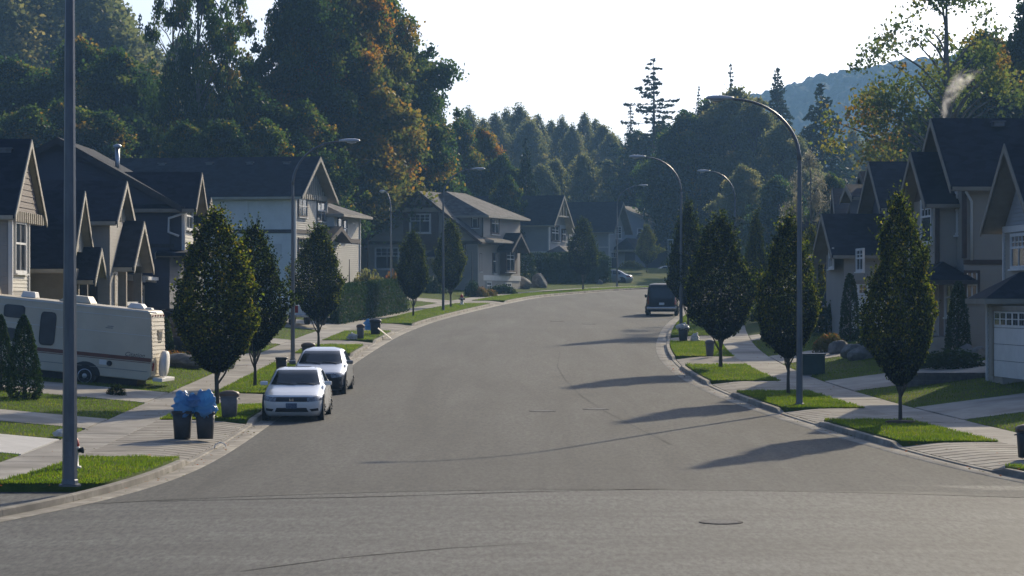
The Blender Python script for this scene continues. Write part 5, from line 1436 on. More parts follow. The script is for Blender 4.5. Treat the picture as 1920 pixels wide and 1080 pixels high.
# pickup glimpsed between lamp post and tree
def pickup(X, Y, heading, label):
    root = empty('pickup_truck', (X, Y, gz(X, Y) + 0.04), label, 'truck'); rot_frame(root, 0, 0, heading)
    mb = MB(); mb.box(-2.6, -0.55, -0.93, 0.93, 0.55, 1.05); mb.build('bed', M['paint_white'], root, bevel=0.05)
    mb = MB(); mb.box(-0.545, 2.6, -0.93, 0.93, 0.5, 1.08); mb.build('cab_lower', M['paint_white'], root, bevel=0.08)
    mb = MB(); mb.prism([(-0.54,-0.88,1.083),(1.5,-0.88,1.083),(1.5,0.88,1.083),(-0.54,0.88,1.083)], [(-0.45,-0.72,1.82),(0.9,-0.72,1.82),(0.9,0.72,1.82),(-0.45,0.72,1.82)]); mb.build('cab', M['paint_white'], root, bevel=0.06)
    mb = MB(); mb.prism([(-0.56,-0.70,1.2),(-0.555,-0.70,1.2),(-0.555,0.70,1.2),(-0.56,0.70,1.2)], [(-0.50,-0.62,1.72),(-0.495,-0.62,1.72),(-0.495,0.62,1.72),(-0.50,0.62,1.72)]); mb.build('rear_window', M['car_glass'], root)
    mb = MB(); mb.box(-2.64, -2.605, -0.75, 0.75, 0.62, 1.03); mb.build('tailgate', M['white'], root)
    for sg in (1, -1):
        mb = MB(); mb.box(-2.65, -2.61, sg*0.84-0.08, sg*0.84+0.08, 0.66, 1.04); mb.build('tail_light', M['tail_lamp'], root)
        for xw in (-1.6, 1.7): wheel(root, xw, sg*0.82, 0.36, 0.24, sg)
    mb = MB(); mb.box(-2.78, -2.645, -0.92, 0.92, 0.42, 0.58); mb.build('bumper', M['chrome'], root, bevel=0.03)
    return root
pickup(-11.2, 155.0, math.radians(108), 'white pickup with red tail lights, glimpsed between lamp post and tree')

# motorhome: side to the camera, rear to the street
def text_mesh(body, size, shear=0.35):
    cu = bpy.data.curves.new('lettering', 'FONT'); cu.body = body; cu.size = size; cu.shear = shear; cu.extrude = 0.002
    o = bpy.data.objects.new('tmp_lettering', cu); COL.objects.link(o)
    dg = bpy.context.evaluated_depsgraph_get()
    me = bpy.data.meshes.new_from_object(o.evaluated_get(dg)); bpy.data.objects.remove(o); bpy.data.curves.remove(cu)
    return me
def motorhome():
    Xr, Yr = (279 - 960) * 95.0 / F, 95.0
    head = math.radians(176.0)           # nose points left, away from the street
    root = empty('motorhome', (0, 0, 0), 'cream motorhome with brown stripe in the left driveway, rear to the street', 'motorhome')
    # local: x forward, y left side, z up ; the camera sees its left side (+y)
    Lr, Wd = 7.6, 2.3
    root.rotation_euler = (0, math.radians(-5.6), head)
    fwd = Vector((math.cos(head), math.sin(head), 0)); lft = Vector((-math.sin(head), math.cos(head), 0))
    # rear left corner sits at (Xr, Yr)
    base = Vector((Xr, Yr, 0)) - lft * (Wd / 2)
    zg = CH + (HY - 733) * 95.0 / F
    root.location = (base.x, base.y, zg - 0.10)
    y = Wd / 2
    mb = MB()
    sec = [(0.0, 0.42), (Lr, 0.42), (Lr, 1.9), (Lr + 0.8, 2.1), (Lr + 0.7, 2.72), (0.16, 2.66), (0.0, 2.58)]
    sec = [(-0.0, 0.55), (0.15, 0.42), (Lr, 0.42), (Lr, 1.8), (Lr + 0.9, 2.05), (Lr + 0.6, 2.72), (0.28, 2.68), (0.20, 2.60), (0.02, 1.2)]
    mb.prism([(x, -y, z) for x, z in sec], [(x, y, z) for x, z in sec]); body = mb.build('body', M['rv_white'], root, bevel=0.04)
    side = lambda x, z, d: (x, y + d, z)
    fr = lambda a, b, c: (a, y + c, b)
    mb = MB(); mb.obox(fr, 0.03, Lr - 0.2, 1.03, 1.15, 0.003, 0.012); mb.build('stripe', M['rv_stripe'], body)
    mb = MB(); mb.obox(fr, 0.05, Lr - 0.2, 0.985, 1.005, 0.003, 0.010); mb.build('stripe', M['rv_stripe'], body)
    for zz in (2.42, 1.86, 0.70): 
        mb = MB(); mb.obox(fr, 0.12, Lr - 0.1, zz, zz + 0.018, 0.003, 0.014); mb.build('seam_moulding', M['trim_white'] if zz > 1 else M['decal_grey'], body)
    def rv_window(x0, x1, z0, z1):
        mb = MB(); n = 20; P = []
        cx, cz, a, b = (x0+x1)/2, (z0+z1)/2, (x1-x0)/2, (z1-z0)/2
        P0 = [(cx + a*abs(math.cos(t))**0.35*math.copysign(1, math.cos(t)), cz + b*abs(math.sin(t))**0.35*math.copysign(1, math.sin(t))) for t in [2*math.pi*k/n + 0.05 for k in range(n)]]
        mb.prism([(p, y + 0.001, q) for p, q in P0], [(p, y + 0.03, q) for p, q in P0]); w_ = mb.build('window', M['black_trim'], root)
        P1 = [(cx + (p-cx)*0.88, cz + (q-cz)*0.92) for p, q in P0]
        mb = MB(); mb.prism([(p, y + 0.031, q) for p, q in P1], [(p, y + 0.036, q) for p, q in P1]); mb.build('pane', M['glass'], w_)
    rv_window(3.25, 3.77, 1.24, 2.33); rv_window(2.75, 2.98, 1.66, 2.28); rv_window(4.30, 5.0, 2.03, 2.45); rv_window(4.3, 5.2, 1.25, 1.7)
    mb = MB(); mb.obox(fr, 4.08, 5.5, 0.6, 1.86, 0.004, 0.03); mb.build('entry_door', M['rv_white'], root)
    mb = MB(); mb.obox(fr, 1.38, 1.62, 1.99, 2.02, 0.003, 0.009); mb.obox(fr, 1.36, 1.56, 2.045, 2.075, 0.003, 0.009); mb.build('badge', M['decal_grey'], body)
    mb = MB(); mb.lathe([(0.09, 0.0), (0.09, 0.02), (0.04, 0.024)], 14, (1.38, y + 0.002, 0.86), axis='y'); mb.build('filler_cap', M['black_trim'], root)
    mb = MB(); mb.obox(fr, 1.48, 1.72, 0.80, 0.96, 0.002, 0.012); mb.build('hatch', M['white'], root)
    # lettering on the rear quarter
    me = text_mesh('Citation', 0.20)
    me.materials.append(M['decal'])
    t = bpy.data.objects.new('lettering', me); COL.objects.link(t); t.parent = body
    t.matrix_local = Matrix.Translation((0.92, y + 0.004, 1.155)) @ Matrix.Rotation(math.radians(180), 4, 'Z') @ Matrix.Rotation(math.radians(90), 4, 'X')
    # rear wall details: lapped siding, window, lights, spare wheel, bumper
    def rearx(z): return 0.02 + (z - 1.2) * (0.18 / 1.4) if z > 1.2 else 0.02 * (z - 0.55) / 0.65
    mb = MB(); zz = 0.65
    while zz < 2.5:
        x0, x1 = rearx(zz), rearx(zz + 0.13)
        mb.add([(x0-0.004,-y+.06,zz),(x0-0.004,y-.06,zz),(x0-0.028,y-.06,zz),(x0-0.028,-y+.06,zz),(x1-0.004,-y+.06,zz+.13),(x1-0.004,y-.06,zz+.13)], [(0,1,2,3),(3,2,5,4),(0,3,4),(1,5,2),(0,4,5,1)]); zz += 0.13
    sdg = mb.build('siding', M['rv_white'], root); sdg['kind'] = 'stuff'
    mb = MB(); mb.box(-0.03, 0.02, -0.55, 0.15, 1.55, 2.05); wn_ = mb.build('window', M['tan'], root, loc=(rearx(1.8), 0, 0))
    mb = MB(); mb.box(-0.036, -0.031, -0.48, 0.08, 1.61, 1.99); mb.build('pane', M['glass'], wn_)
    for sg in (1, -1):
        mb = MB(); mb.box(-0.05, -0.0, sg*0.98-0.07, sg*0.98+0.07, 0.75, 1.0); mb.build('tail_light', M['tail_lamp'], root)
    mb = MB()
    for k in range(5): mb.box(rearx(2.5)-0.05, rearx(2.5), -0.9 + k*0.45 - 0.05, -0.9 + k*0.45 + 0.05, 2.50, 2.55)
    mb.build('marker_lights', M['tail_lamp'], root)
    mb = MB(); mb.box(-0.38, -0.06, -1.1, 1.1, 0.42, 0.54); mb.build('bumper', M['white'], root, bevel=0.02)
    mb = MB(); mb.lathe([(0.05, -0.11), (0.40, -0.10), (0.43, -0.04), (0.43, 0.05), (0.40, 0.10), (0.05, 0.11)], 22, (-0.24, 0.25, 0.99), axis='x'); mb.build('spare_wheel_cover', M['white'], root)
    # wheels, arches, roof gear
    for xw in (2.15, 6.3):
        for sg in (1, -1):
            mb = MB(); R = 0.50; P0 = [(xw + R*math.cos(t), 0.42 + R*0.86*math.sin(t)) for t in [math.pi*k/14 for k in range(15)]]
            mb.prism([(p, sg*(y+0.001), q) for p, q in P0], [(p, sg*(y+0.010), q) for p, q in P0]); mb.build('wheel_arch', M['black_trim'], root)
            wheel(root, xw, sg*(y - 0.12), 0.38, 0.30, sg)
    mb = MB(); mb.prism([(0.55,-0.35,2.70),(1.15,-0.35,2.70),(1.15,0.35,2.70),(0.55,0.35,2.70)], [(0.7,-0.28,2.86),(1.05,-0.28,2.86),(1.05,0.28,2.86),(0.7,0.28,2.86)]); mb.build('roof_vent', M['white'], root, bevel=0.02)
    mb = MB(); mb.prism([(0.35,-0.2,2.70),(0.6,-0.2,2.70),(0.6,0.2,2.70),(0.35,0.2,2.70)], [(0.38,-0.18,2.76),(0.57,-0.18,2.76),(0.57,0.18,2.76),(0.38,0.18,2.76)]); mb.build('roof_hatch', M['white'], root)
    mb = MB(); mb.prism([(2.3,-0.5,2.70),(3.4,-0.5,2.70),(3.4,0.5,2.70),(2.3,0.5,2.70)], [(2.45,-0.42,2.93),(3.1,-0.42,2.93),(3.1,0.42,2.93),(2.45,0.42,2.93)]); mb.build('air_conditioner', M['rv_white'], root, bevel=0.03)
    mb = MB(); mb.prism([(4.2,-0.3,2.71),(4.7,-0.3,2.71),(4.7,0.3,2.71),(4.2,0.3,2.71)], [(4.25,-0.26,2.90),(4.65,-0.26,2.90),(4.65,0.26,2.90),(4.25,0.26,2.90)]); mb.build('roof_vent', M['white'], root, bevel=0.02)
    mb = MB(); mb.obox(fr, 0.0, Lr, 2.62, 2.66, -0.02, 0.03); mb.build('drip_rail', M['trim_white'], root)
    mb = MB(); mb.box(0.5, Lr, -0.8, 0.8, 0.18, 0.41); mb.build('chassis', M['black_trim'], root)
motorhome()

# ------------------------------------------------------------------ bins, bags, hydrants, boxes
def bin_obj(X, Y, z, w, d, hgt, mat, label, lid=None, rz_=0.0, tilt=0.0, rim=True, taper=0.8):
    root = empty('rubbish_bin', (X, Y, z), label, 'bin', None, rz_)
    if tilt: root.rotation_euler = (0, tilt, rz_)
    R = []
    for t in (0, 0.5, 1):
        k = taper + (1 - taper) * t
        R.append([(w/2*k*abs(math.cos(a))**0.5*math.copysign(1, math.cos(a)), d/2*k*abs(math.sin(a))**0.5*math.copysign(1, math.sin(a)), 0.02 + (hgt-0.02)*t) for a in [2*math.pi*q/20 for q in range(20)]])
    mb = MB(); mb.rings(R); mb.build('bin_body', mat, root)
    if rim:
        R2 = [[(p[0]*s_, p[1]*s_, zz) for p in R[-1]] for s_, zz in ((1.005, hgt-0.07), (1.07, hgt-0.06), (1.07, hgt-0.005), (0.98, hgt+0.002))]
        mb = MB(); mb.rings(R2, cap=False); mb.build('rim', mat, root)
    for sg in (1, -1):
        mb = MB(); mb.tube([(sg*(w/2+0.0), -0.08, hgt-0.12), (sg*(w/2+0.05), -0.06, hgt-0.13), (sg*(w/2+0.05), 0.06, hgt-0.13), (sg*(w/2), 0.08, hgt-0.12)], 0.012, 6); mb.build('handle', mat, root)
    if lid is not None:
        R3 = [[(p[0]*s_, p[1]*s_, zz) for p in R[-1]] for s_, zz in ((1.09, hgt-0.03), (1.12, hgt+0.02), (0.95, hgt+0.07), (0.4, hgt+0.11), (0.08, hgt+0.12))]
        mb = MB(); mb.rings(R3); mb.build('lid', lid, root)
    return root
from mathutils import noise as mnoise
def bag_obj(X, Y, z, w, hgt, mat, label, seed, flat=1.0, knot=True):
    r_ = np.random.default_rng(seed); o_ = Vector(tuple(r_.uniform(0, 50, 3)))
    root = empty('rubbish_bag', (X, Y, z), label, 'bag')
    R = []; n = 44
    for t in np.linspace(0, 1, 24):
        rr = w/2 * (math.sin(math.pi * (0.24 + 0.72 * t)) ** 0.5)
        ring = []
        for k in range(n):
            a = 2*math.pi*k/n
            p = Vector((rr*math.cos(a), rr*math.sin(a)*flat, hgt*t))
            q = 1 + (0.25 + 0.40*t)*mnoise.noise(p*4.2/max(0.35, w) *0.8 + o_) + 0.34*abs(mnoise.noise(p*9.0 + o_)) - 0.10 + 0.16*mnoise.noise(p*19.0 + o_)
            dz = 0.22*hgt*t*mnoise.noise(Vector((p.x*5, p.y*5, 3.3)) + o_)
            ring.append((p.x*q, p.y*q, p.z + dz))
        R.append(ring)
    mb = MB(); mb.rings(R); mb.build('bag_body', mat, root)
    if knot:
        ox = r_.uniform(-.12,.12); mb = MB(); mb.tube([(ox*0.6,0,hgt*0.86),(ox,0.02,hgt*0.98),(ox*1.6+0.03,0,hgt*1.03)], [0.10,0.05,0.07], 9); mb.build('knot', mat, root)
    return root
X, Y = G(342, 833); zz = gz(X, Y) - 0.03
bin_obj(X, Y, zz, 0.49, 0.46, 0.72, M['bin_black'], 'left black bin of the pair stuffed with blue bags, by the near kerb')
bag_obj(X + 0.03, Y, zz + 0.56, 0.54, 0.60, M['bag_blue'], 'blue rubbish bag bulging from the left black bin', 3)
X2, Y2 = G(385, 833); zz2 = gz(X2, Y2) - 0.03
bin_obj(X2, Y2, zz2, 0.48, 0.46, 0.70, M['bin_black'], 'right black bin of the pair stuffed with blue bags, by the near kerb')
bag_obj(X2 - 0.01, Y2, zz2 + 0.54, 0.56, 0.66, M['bag_blue'], 'taller blue rubbish bag bulging from the right black bin', 4)
bag_obj((X + X2) / 2 + 0.02, Y - 0.10, zz + 0.82, 0.34, 0.30, M['bag_blue'], 'small pale blue bag wedged between the two bin bags', 5)
X, Y = G(430, 795); bin_obj(X, Y, gz(X, Y) + 0.03, 0.50, 0.46, 0.64, M['bin_grey'], 'grey bin with a brown domed lid on the verge by the white car', lid=M['lid_brown'])
X, Y = G(528, 722); bin_obj(X, Y, gz(X, Y) + 0.03, 0.40, 0.45, 0.78, M['bin_black'], 'tall black bin behind the white car, left of the lamp post')
X, Y = G(578, 690); bin_obj(X, Y, gz(X, Y) + 0.03, 0.50, 0.5, 0.70, M['bin_brown'], 'bin with brown domed lid peeping over the silver car', lid=M['lid_brown'])
X, Y = G(676, 643); bin_obj(X, Y, gz(X, Y) + 0.03, 0.36, 0.36, 0.60, M['bin_grey'], 'grey-brown bin on the far left verge beside a white bag', lid=M['lid_brown'])
X, Y = G(661, 643); bag_obj(X, Y - 0.1, gz(X, Y) + 0.03, 0.50, 0.26, M['bag_white'], 'white bag slumped on the verge left of the grey-brown bin', 6)
X, Y = G(704, 634); bin_obj(X, Y, gz(X, Y) + 0.03, 0.55, 0.5, 0.66, M['bin_black'], 'black bin with open lid beside the leaning cardboard', lid=M['bin_black'])
X, Y = G(693, 632); bag_obj(X, Y, gz(X, Y) + 0.20, 0.55, 0.52, M['bag_blue'], 'blue bag on the left of the far black bin', 7)
X, Y = G(722, 637)
cb = empty('cardboard_sheet', (X, Y, gz(X, Y) + 0.03), 'pale cardboard sheet leaning off the far black bin', 'cardboard')
mb = MB(); mb.add([(-0.35,-0.25,0.50),(0.30,-0.35,0.0),(0.30,0.25,0.02),(-0.35,0.30,0.55),(-0.34,-0.25,0.52),(0.31,-0.35,0.02),(0.31,0.25,0.04),(-0.34,0.30,0.57)], [(0,3,2,1),(4,5,6,7),(0,1,5,4),(1,2,6,5),(2,3,7,6),(3,0,4,7)]); mb.build('board', M['cardboard'], cb)
X, Y = G(1281, 647); bin_obj(X, Y, gz(X, Y) + 0.03, 0.46, 0.45, 0.62, M['bin_black'], 'black bin under a pale blue bag on the right verge below the van')
bag_obj(X - 0.02, Y, gz(X, Y) + 0.58, 0.60, 0.26, M['bag_white'], 'pale bag heaped on the black bin below the van', 8)
bag_obj(X + 0.55, Y + 0.1, gz(X, Y) + 0.03, 0.40, 0.34, M['bag_white'], 'small white bag on the grass right of the black bin below the van', 9)
X, Y = G(1331, 677); bin_obj(X, Y, gz(X, Y) + 0.03, 0.36, 0.36, 0.58, M['bin_grey'], 'plain grey bin at the foot of the wide right tree', lid=M['bin_grey'])
X, Y = G(1914, 874); bin_obj(X + 0.12, Y, gz(X, Y) + 0.03, 0.42, 0.42, 0.66, M['bin_black'], 'black lidded bin cut off by the right frame edge', lid=M['lid_brown'])
bag_obj(-11.3, 73.4, gz(-11.3, 73.4) + 0.05, 0.36, 0.18, M['bag_white'], 'small white plastic bag lying on the bright driveway at far left', 10, knot=False)

def hydrant(X, Y, label, s=1.0):
    root = empty('fire_hydrant', (X, Y, gz(X, Y) + 0.02), label, 'hydrant'); root.scale = (s,)*3
    mb = MB(); mb.lathe([(0.16,0),(0.16,0.05),(0.10,0.06),(0.10,0.42),(0.13,0.43),(0.13,0.47),(0.10,0.48)], 14); mb.build('barrel', M['white'], root)
    mb = MB(); mb.lathe([(0.11,0.483),(0.12,0.52),(0.10,0.62),(0.05,0.70),(0.03,0.71),(0.03,0.77)], 14); mb.build('bonnet', M['red'], root)
    for sg in (1, -1):
        mb = MB(); mb.lathe([(0.055, 0.0), (0.055, 0.07), (0.07, 0.075), (0.07, 0.12), (0.03, 0.13)] if sg > 0 else [(0.03, -0.13), (0.07, -0.12), (0.07, -0.075), (0.055, -0.07), (0.055, 0.0)], 12, (sg*0.09, 0, 0.40), axis='x'); mb.build('nozzle', M['black_trim'], root)
    mb = MB(); mb.lathe([(0.03,-0.15),(0.085,-0.14),(0.085,-0.09),(0.07,-0.085),(0.07,0)], 12, (0, -0.08, 0.36), axis='y'); mb.build('steamer_nozzle', M['black_trim'], root)
X, Y = G(139, 893); hydrant(X, Y, 'white fire hydrant with red cap half hidden by the near lamp post')
X, Y = G(866, 576); hydrant(X, Y, 'white fire hydrant with red cap on the far left verge')
X, Y = G(1524, 712)
ub_ = empty('utility_box', (X, Y, gz(X, Y) + 0.01), 'dark green utility box beside the right-hand pavement', 'utility box')
mb = MB(); mb.box(-0.40, 0.40, -0.35, 0.35, 0.0, 0.70); mb.build('cabinet', M['green_box'], ub_, bevel=0.02)
mb = MB(); mb.box(-0.43, 0.43, -0.38, 0.38, 0.703, 0.76); mb.build('lid', M['green_box'], ub_, bevel=0.015)
mb = MB(); mb.box(-0.46, 0.46, -0.42, 0.42, -0.12, -0.002); mb.build('plinth', M['concrete'], ub_)
# bent white wire on the kerb by the bins
X, Y = G(411, 843); z = gz(X, Y)
mb = MB(); mb.tube([(-0.12,0,0.0),(-0.10,0,0.10),(0.02,0,0.16),(0.14,0,0.12),(0.16,0,0.05)], 0.016, 6); tag(mb.build('bent_wire', M['white'], loc=(X, Y, z + 0.02)), 'bent white wire sticking up at the kerb near the bins', 'wire')
# manhole covers
for (px, py, lb) in ((1352, 984, 'round manhole cover in the foreground cross street'), (1017, 774, 'left of two manhole covers mid-street'), (1117, 770, 'right of two manhole covers mid-street'), (1044, 604, 'far left manhole cover before the bend'), (1104, 609, 'far right manhole cover before the bend')):
    X, Y = G(px, py); zc = rz(Y) + 0.05 * max(0, 1 - ((X - (curbx('L', Y) + curbx('R', Y))/2) / ((curbx('R', Y) - curbx('L', Y))/2)) ** 2)
    root = empty('manhole_cover', (X, Y, zc), lb, 'manhole'); root.rotation_euler = (math.atan(SL), 0, 0)
    mb = MB(); mb.lathe([(0.40,-0.02),(0.40,0.010),(0.335,0.012),(0.33,-0.0)], 24, smooth=False); mb.build('frame', M['iron_worn'], root)
    mb = MB(); mb.lathe([(0.325,-0.02),(0.325,0.012),(0.01,0.014)], 24, smooth=False); mb.build('cover', M['iron'], root)
# tar seams and patches on the asphalt (thin sheets)
def street_z(X, Y): return rz(Y) + (0.05 * max(0, 1 - ((X - (curbx('L', Y) + curbx('R', Y))/2) / ((curbx('R', Y) - curbx('L', Y))/2)) ** 2) if Y > 60 else 0.05 * max(0, 1 - ((X - 2.05) / 10.35) ** 2) - 0.004)
def tar_line(pts, w, label):
    P = []
    pts = [G(*p) for p in pts]
    d = [0]; 
    for a, b in zip(pts[:-1], pts[1:]): d.append(d[-1] + math.dist(a, b))
    n = max(6, int(d[-1] / 0.7))
    rows = []
    for k in range(n + 1):
        q = d[-1] * k / n; X = float(np.interp(q, d, [p[0] for p in pts])); Y = float(np.interp(q, d, [p[1] for p in pts]))
        X2 = float(np.interp(min(d[-1], q + .3), d, [p[0] for p in pts])); Y2 = float(np.interp(min(d[-1], q + .3), d, [p[1] for p in pts]))
        X1 = float(np.interp(max(0, q - .3), d, [p[0] for p in pts])); Y1 = float(np.interp(max(0, q - .3), d, [p[1] for p in pts]))
        nx, ny = -(Y2 - Y1), (X2 - X1); L_ = math.hypot(nx, ny) or 1; ww = w * random.uniform(0.6, 1.4)
        rows.append([(X + nx/L_*ww, Y + ny/L_*ww, street_z(X, Y) + 0.006), (X - nx/L_*ww, Y - ny/L_*ww, street_z(X, Y) + 0.006)])
    mb = MB(); mb.grid(rows)
    tag(mb.build('tar_seam', M['tar'], recalc=False), label, 'road mark', kind='structure')
tar_line([(1050, 660), (1045, 690), (1060, 715), (1090, 745), (1130, 772), (1200, 808), (1260, 838)], 0.008, 'curved dark paving joint down the right half of the street')
tar_line([(295, 941), (420, 939), (700, 935), (1000, 926), (1250, 921)], 0.035, 'dark tar line where the street meets the cross street')
tar_line([(1000, 1024), (850, 1032), (640, 1050), (450, 1075)], 0.02, 'tyre mark curving across the foreground')

# ------------------------------------------------------------------ hedges, shrubs, boulders
def hedge(A, B, w, hgt, n, label, leaf=0.11, seed=1, bumpy=0.06):
    r_ = np.random.default_rng(seed)
    A = Vector((A[0], A[1], gz(*A))); B = Vector((B[0], B[1], gz(*B)))
    root = empty('hedge', A, label, 'hedge')
    d = B - A; L = d.length; dx = d.normalized(); sd = Vector((-dx.y, dx.x, 0)).normalized()
    t = r_.uniform(0, 1, n); k = r_.integers(0, 4, n)
    yy = np.where(k == 0, -w/2, np.where(k == 1, w/2, r_.uniform(-w/2, w/2, n)))
    hz = np.where(k >= 2, hgt, r_.uniform(0, hgt, n))
    lump = 1 + bumpy * np.sin(t * L * 3.3) + bumpy * 0.6 * np.sin(t * L * 7.1 + 1)
    hz = hz * lump; yy = yy * (1 + bumpy * np.sin(t * L * 4.1 + hz * 2))
    C = np.outer(t * L, np.array(dx)) + np.outer(yy, np.array(sd)); C[:, 2] += hz
    C += r_.normal(0, 0.05, C.shape)
    e = n // 12
    C[:e] = np.outer(np.where(r_.uniform(0,1,e) < .5, 0, L), np.array(dx)) + np.outer(r_.uniform(-w/2, w/2, e), np.array(sd)); C[:e, 2] += r_.uniform(0, hgt, e)
    m = quads_mesh('hedge_foliage', leaf_quads(C, leaf * r_.uniform(0.7, 1.4, n), 0.9, 0.22), 0.35 + r_.normal(0, 0.18, n))
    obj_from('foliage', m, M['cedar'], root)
    mb = MB()
    x_, y_ = np.array(dx), np.array(sd)
    for q in np.arange(0.3, L, 0.8): mb.tube([tuple(dx*q), tuple(dx*q + Vector((0,0,hgt*0.8)))], [0.05, 0.02], 5)
    mb.build('stems', M['bark'], root)
    fr_ = lambda a, b, c: tuple(dx*a + sd*b + Vector((0,0,c)))
    mb = MB(); mb.obox(fr_, 0.15, L-0.15, -w*0.36, w*0.36, 0.05, hgt*0.86); mb.build('inner_growth', M['cedar'], root)
XA = G(622, 614); XB = G(751, 588)
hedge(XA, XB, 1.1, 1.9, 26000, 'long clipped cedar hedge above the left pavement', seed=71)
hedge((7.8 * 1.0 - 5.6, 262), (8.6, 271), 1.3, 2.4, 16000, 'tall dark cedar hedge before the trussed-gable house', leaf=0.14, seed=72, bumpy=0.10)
Xs = 1.15
plant('cedar', CED[1], M['cedar'], Xs, 256, (2.6, 2.6, 1.35), 'broad dark cedar at the corner of the brown-gabled house', 'shrub', stem=STEM)
def boulder(X, Y, r, label, seed, sc=(1, 0.8, 0.7), z=None):
    r_ = np.random.default_rng(seed); mb = MB()
    bm = bmesh.new(); bmesh.ops.create_icosphere(bm, subdivisions=3, radius=1.0)
    dirs = r_.normal(0, 1, (9, 3)); dirs /= np.linalg.norm(dirs, axis=1)[:, None]
    for v in bm.verts:
        p = np.array(v.co); 
        for d_ in dirs:
            e = p @ d_
            if e > 0.72: p = p - d_ * (e - 0.72) * 0.9
        p *= 1 + 0.03 * math.sin(9*p[0] + 5*p[1] + 7*p[2])
        v.co = Vector(p * np.array(sc) * r)
    m = bpy.data.meshes.new('boulder'); bm.to_mesh(m); bm.free(); m.materials.append(M['rock'])
    o = bpy.data.objects.new('boulder', m); COL.objects.link(o); o.location = (X, Y, (gz(X, Y) if z is None else z) + r * sc[2] * 0.45); o.rotation_euler = (0, 0, seed)
    tag(o, label, 'boulder')
boulder(0.4 + 0.2, 250, 1.1, 'large pale boulder at the right corner of the brown-gabled house', 81, (1.3, 0.9, 0.75))
boulder(2.3, 254, 0.9, 'tilted boulder beside the tall dark hedge', 82, (0.9, 0.8, 0.95))
boulder(8.0, 268, 0.45, 'small pale rock by the far lamp post', 83)
boulder(-12.2, 108.5, 0.75, 'dark flat boulder in the flower bed right of the motorhome', 84, (1.6, 0.8, 0.5))
boulder(-10.9, 109.5, 0.5, 'smaller dark boulder nearest the pavement right of the motorhome', 85, (1.4, 0.8, 0.6))
for k, (px, Y, r, lb) in enumerate(((1597, 112, 0.55, 'grey boulder left of the nearest right tree'), (1613, 110, 0.50, 'leaning pale boulder beside the nearest right tree'), (1572, 116, 0.5, 'dark boulder behind the utility box'), (1812, 103, 0.45, 'left boulder below the porch of the right house'), (1835, 102, 0.40, 'right boulder below the porch of the right house'))):
    boulder((px - 960) * Y / F, Y, r, lb, 90 + k, (1, 0.8, 0.8))
# retaining wall of stacked blocks
rw = empty('retaining_wall', (0, 0, 0), 'low dark block retaining wall behind the right lawn', 'wall')
x0 = 12.3; yb = 93.4
for c in range(3):
    x = x0 + (0.22 if c % 2 else 0)
    while x < 19.5:
        zb_ = rz(yb) + bank('R', 5.6) - 0.12
        mb = MB(); mb.box(x + 0.006, x + 0.434, yb - 0.14 + 0.025*c + random.uniform(-0.012, 0.012), yb + 0.14, zb_ + c*0.17 + 0.004, zb_ + (c+1)*0.17 - 0.004)
        mb.build('block', M['block'], rw); x += 0.44
mb = MB(); mb.box(x0, 19.6, yb - 0.13, yb + 0.2, rz(yb) + bank('R', 5.6) + 0.395, rz(yb) + bank('R', 5.6) + 0.46); mb.build('cap_course', M['block'], rw)
# cedars and shrubs
def plant_px(name, mesh, mat, px, Y, sc, label, cat='shrub', stem=None): 
    return plant(name, mesh, mat, (px - 960) * Y / F, Y, sc, label, cat, stem=stem)
plant_px('cedar', CED[0], M['cedar'], 45, 85.5, (1.02, 1.02, 1.02), 'pointed dark cedar in front of the motorhome', stem=STEM)
plant_px('cedar', CED[0], M['cedar'], 2, 88, (0.8, 0.8, 0.95), 'cedar cut off by the left frame edge', stem=STEM)
plant_px('cedar', CED[1], M['cedar'], 1797, 104, (1.1, 1.1, 1.12), 'slim cedar beside the porch of the right house', stem=STEM)
plant_px('cedar', CED[1], M['cedar'], 1594, 124, (1.1, 1.1, 1.2), 'slim cedar by the shadowed house, left of the nearest right tree', stem=STEM)
plant_px('cedar', CED[1], M['cedar'], 286, 113.0, (0.9, 0.9, 0.55), 'small left cedar before the white garage door', stem=STEM_S)
plant_px('cedar', CED[1], M['cedar'], 309, 115.0, (0.9, 0.9, 0.62), 'small right cedar before the white garage door', stem=STEM_S)
plant_px('shrub', SHR[1], M['heather'], 322, 110, 0.9, 'reddish heather at the bed right of the motorhome spare wheel')
plant_px('shrub', SHR[1], M['heather'], 350, 111, (1.3, 0.9, 0.8), 'orange and green heather above the dark boulder')
plant_px('shrub', SHR[0], M['cedar'], 330, 119, (1.6, 1, 0.9), 'green bush behind the black SUV')
plant_px('shrub', SHR[1], M['heather'], 205, 106, (2.2, 1, 0.9), 'brownish bush seen above the motorhome roof')
plant_px('shrub', SHR[1], M['hornbeam'], 218, 90.4, (0.5, 0.5, 0.6), 'little weedy shrub at the lawn edge under the motorhome')
plant_px('shrub', SHR[0], M['far_leaf'], 690, 186, (1.7, 1.2, 3.0), 'loose green garden tree above the clipped hedge', stem=STEM)
plant_px('shrub', SHR[0], M['heather'], 735, 205, (1.0, 1.0, 2.4), 'pinkish leafy shrub below the big lower window', stem=STEM)
plant_px('shrub', SHR[0], M['maple'], 655, 180, (1.2, 1, 2.0), 'green bush at the left end of the hedge by the cream house', stem=STEM)
plant_px('shrub', SHR[1], M['cedar'], 885, 226, (1.0, 1, 2.2), 'small dark conifer at the corner of the brown-gabled house', stem=STEM)
plant_px('shrub', SHR[1], M['heather'], 903, 226, (1.5, 1, 1.4), 'pink and green shrub below the basement windows')
plant_px('shrub', SHR[1], M['heather'], 918, 228, (1.2, 1, 1.0), 'orange low shrub at the lawn edge below the basement')
plant_px('shrub', SHR[0], M['cedar'], 941, 236, (1.5, 1, 0.9), 'low dark shrub at the right basement window')
plant_px('shrub', SHR[0], M['cedar'], 815, 226, (2.0, 1, 1.6), 'dark bushes left of the far lamp post')
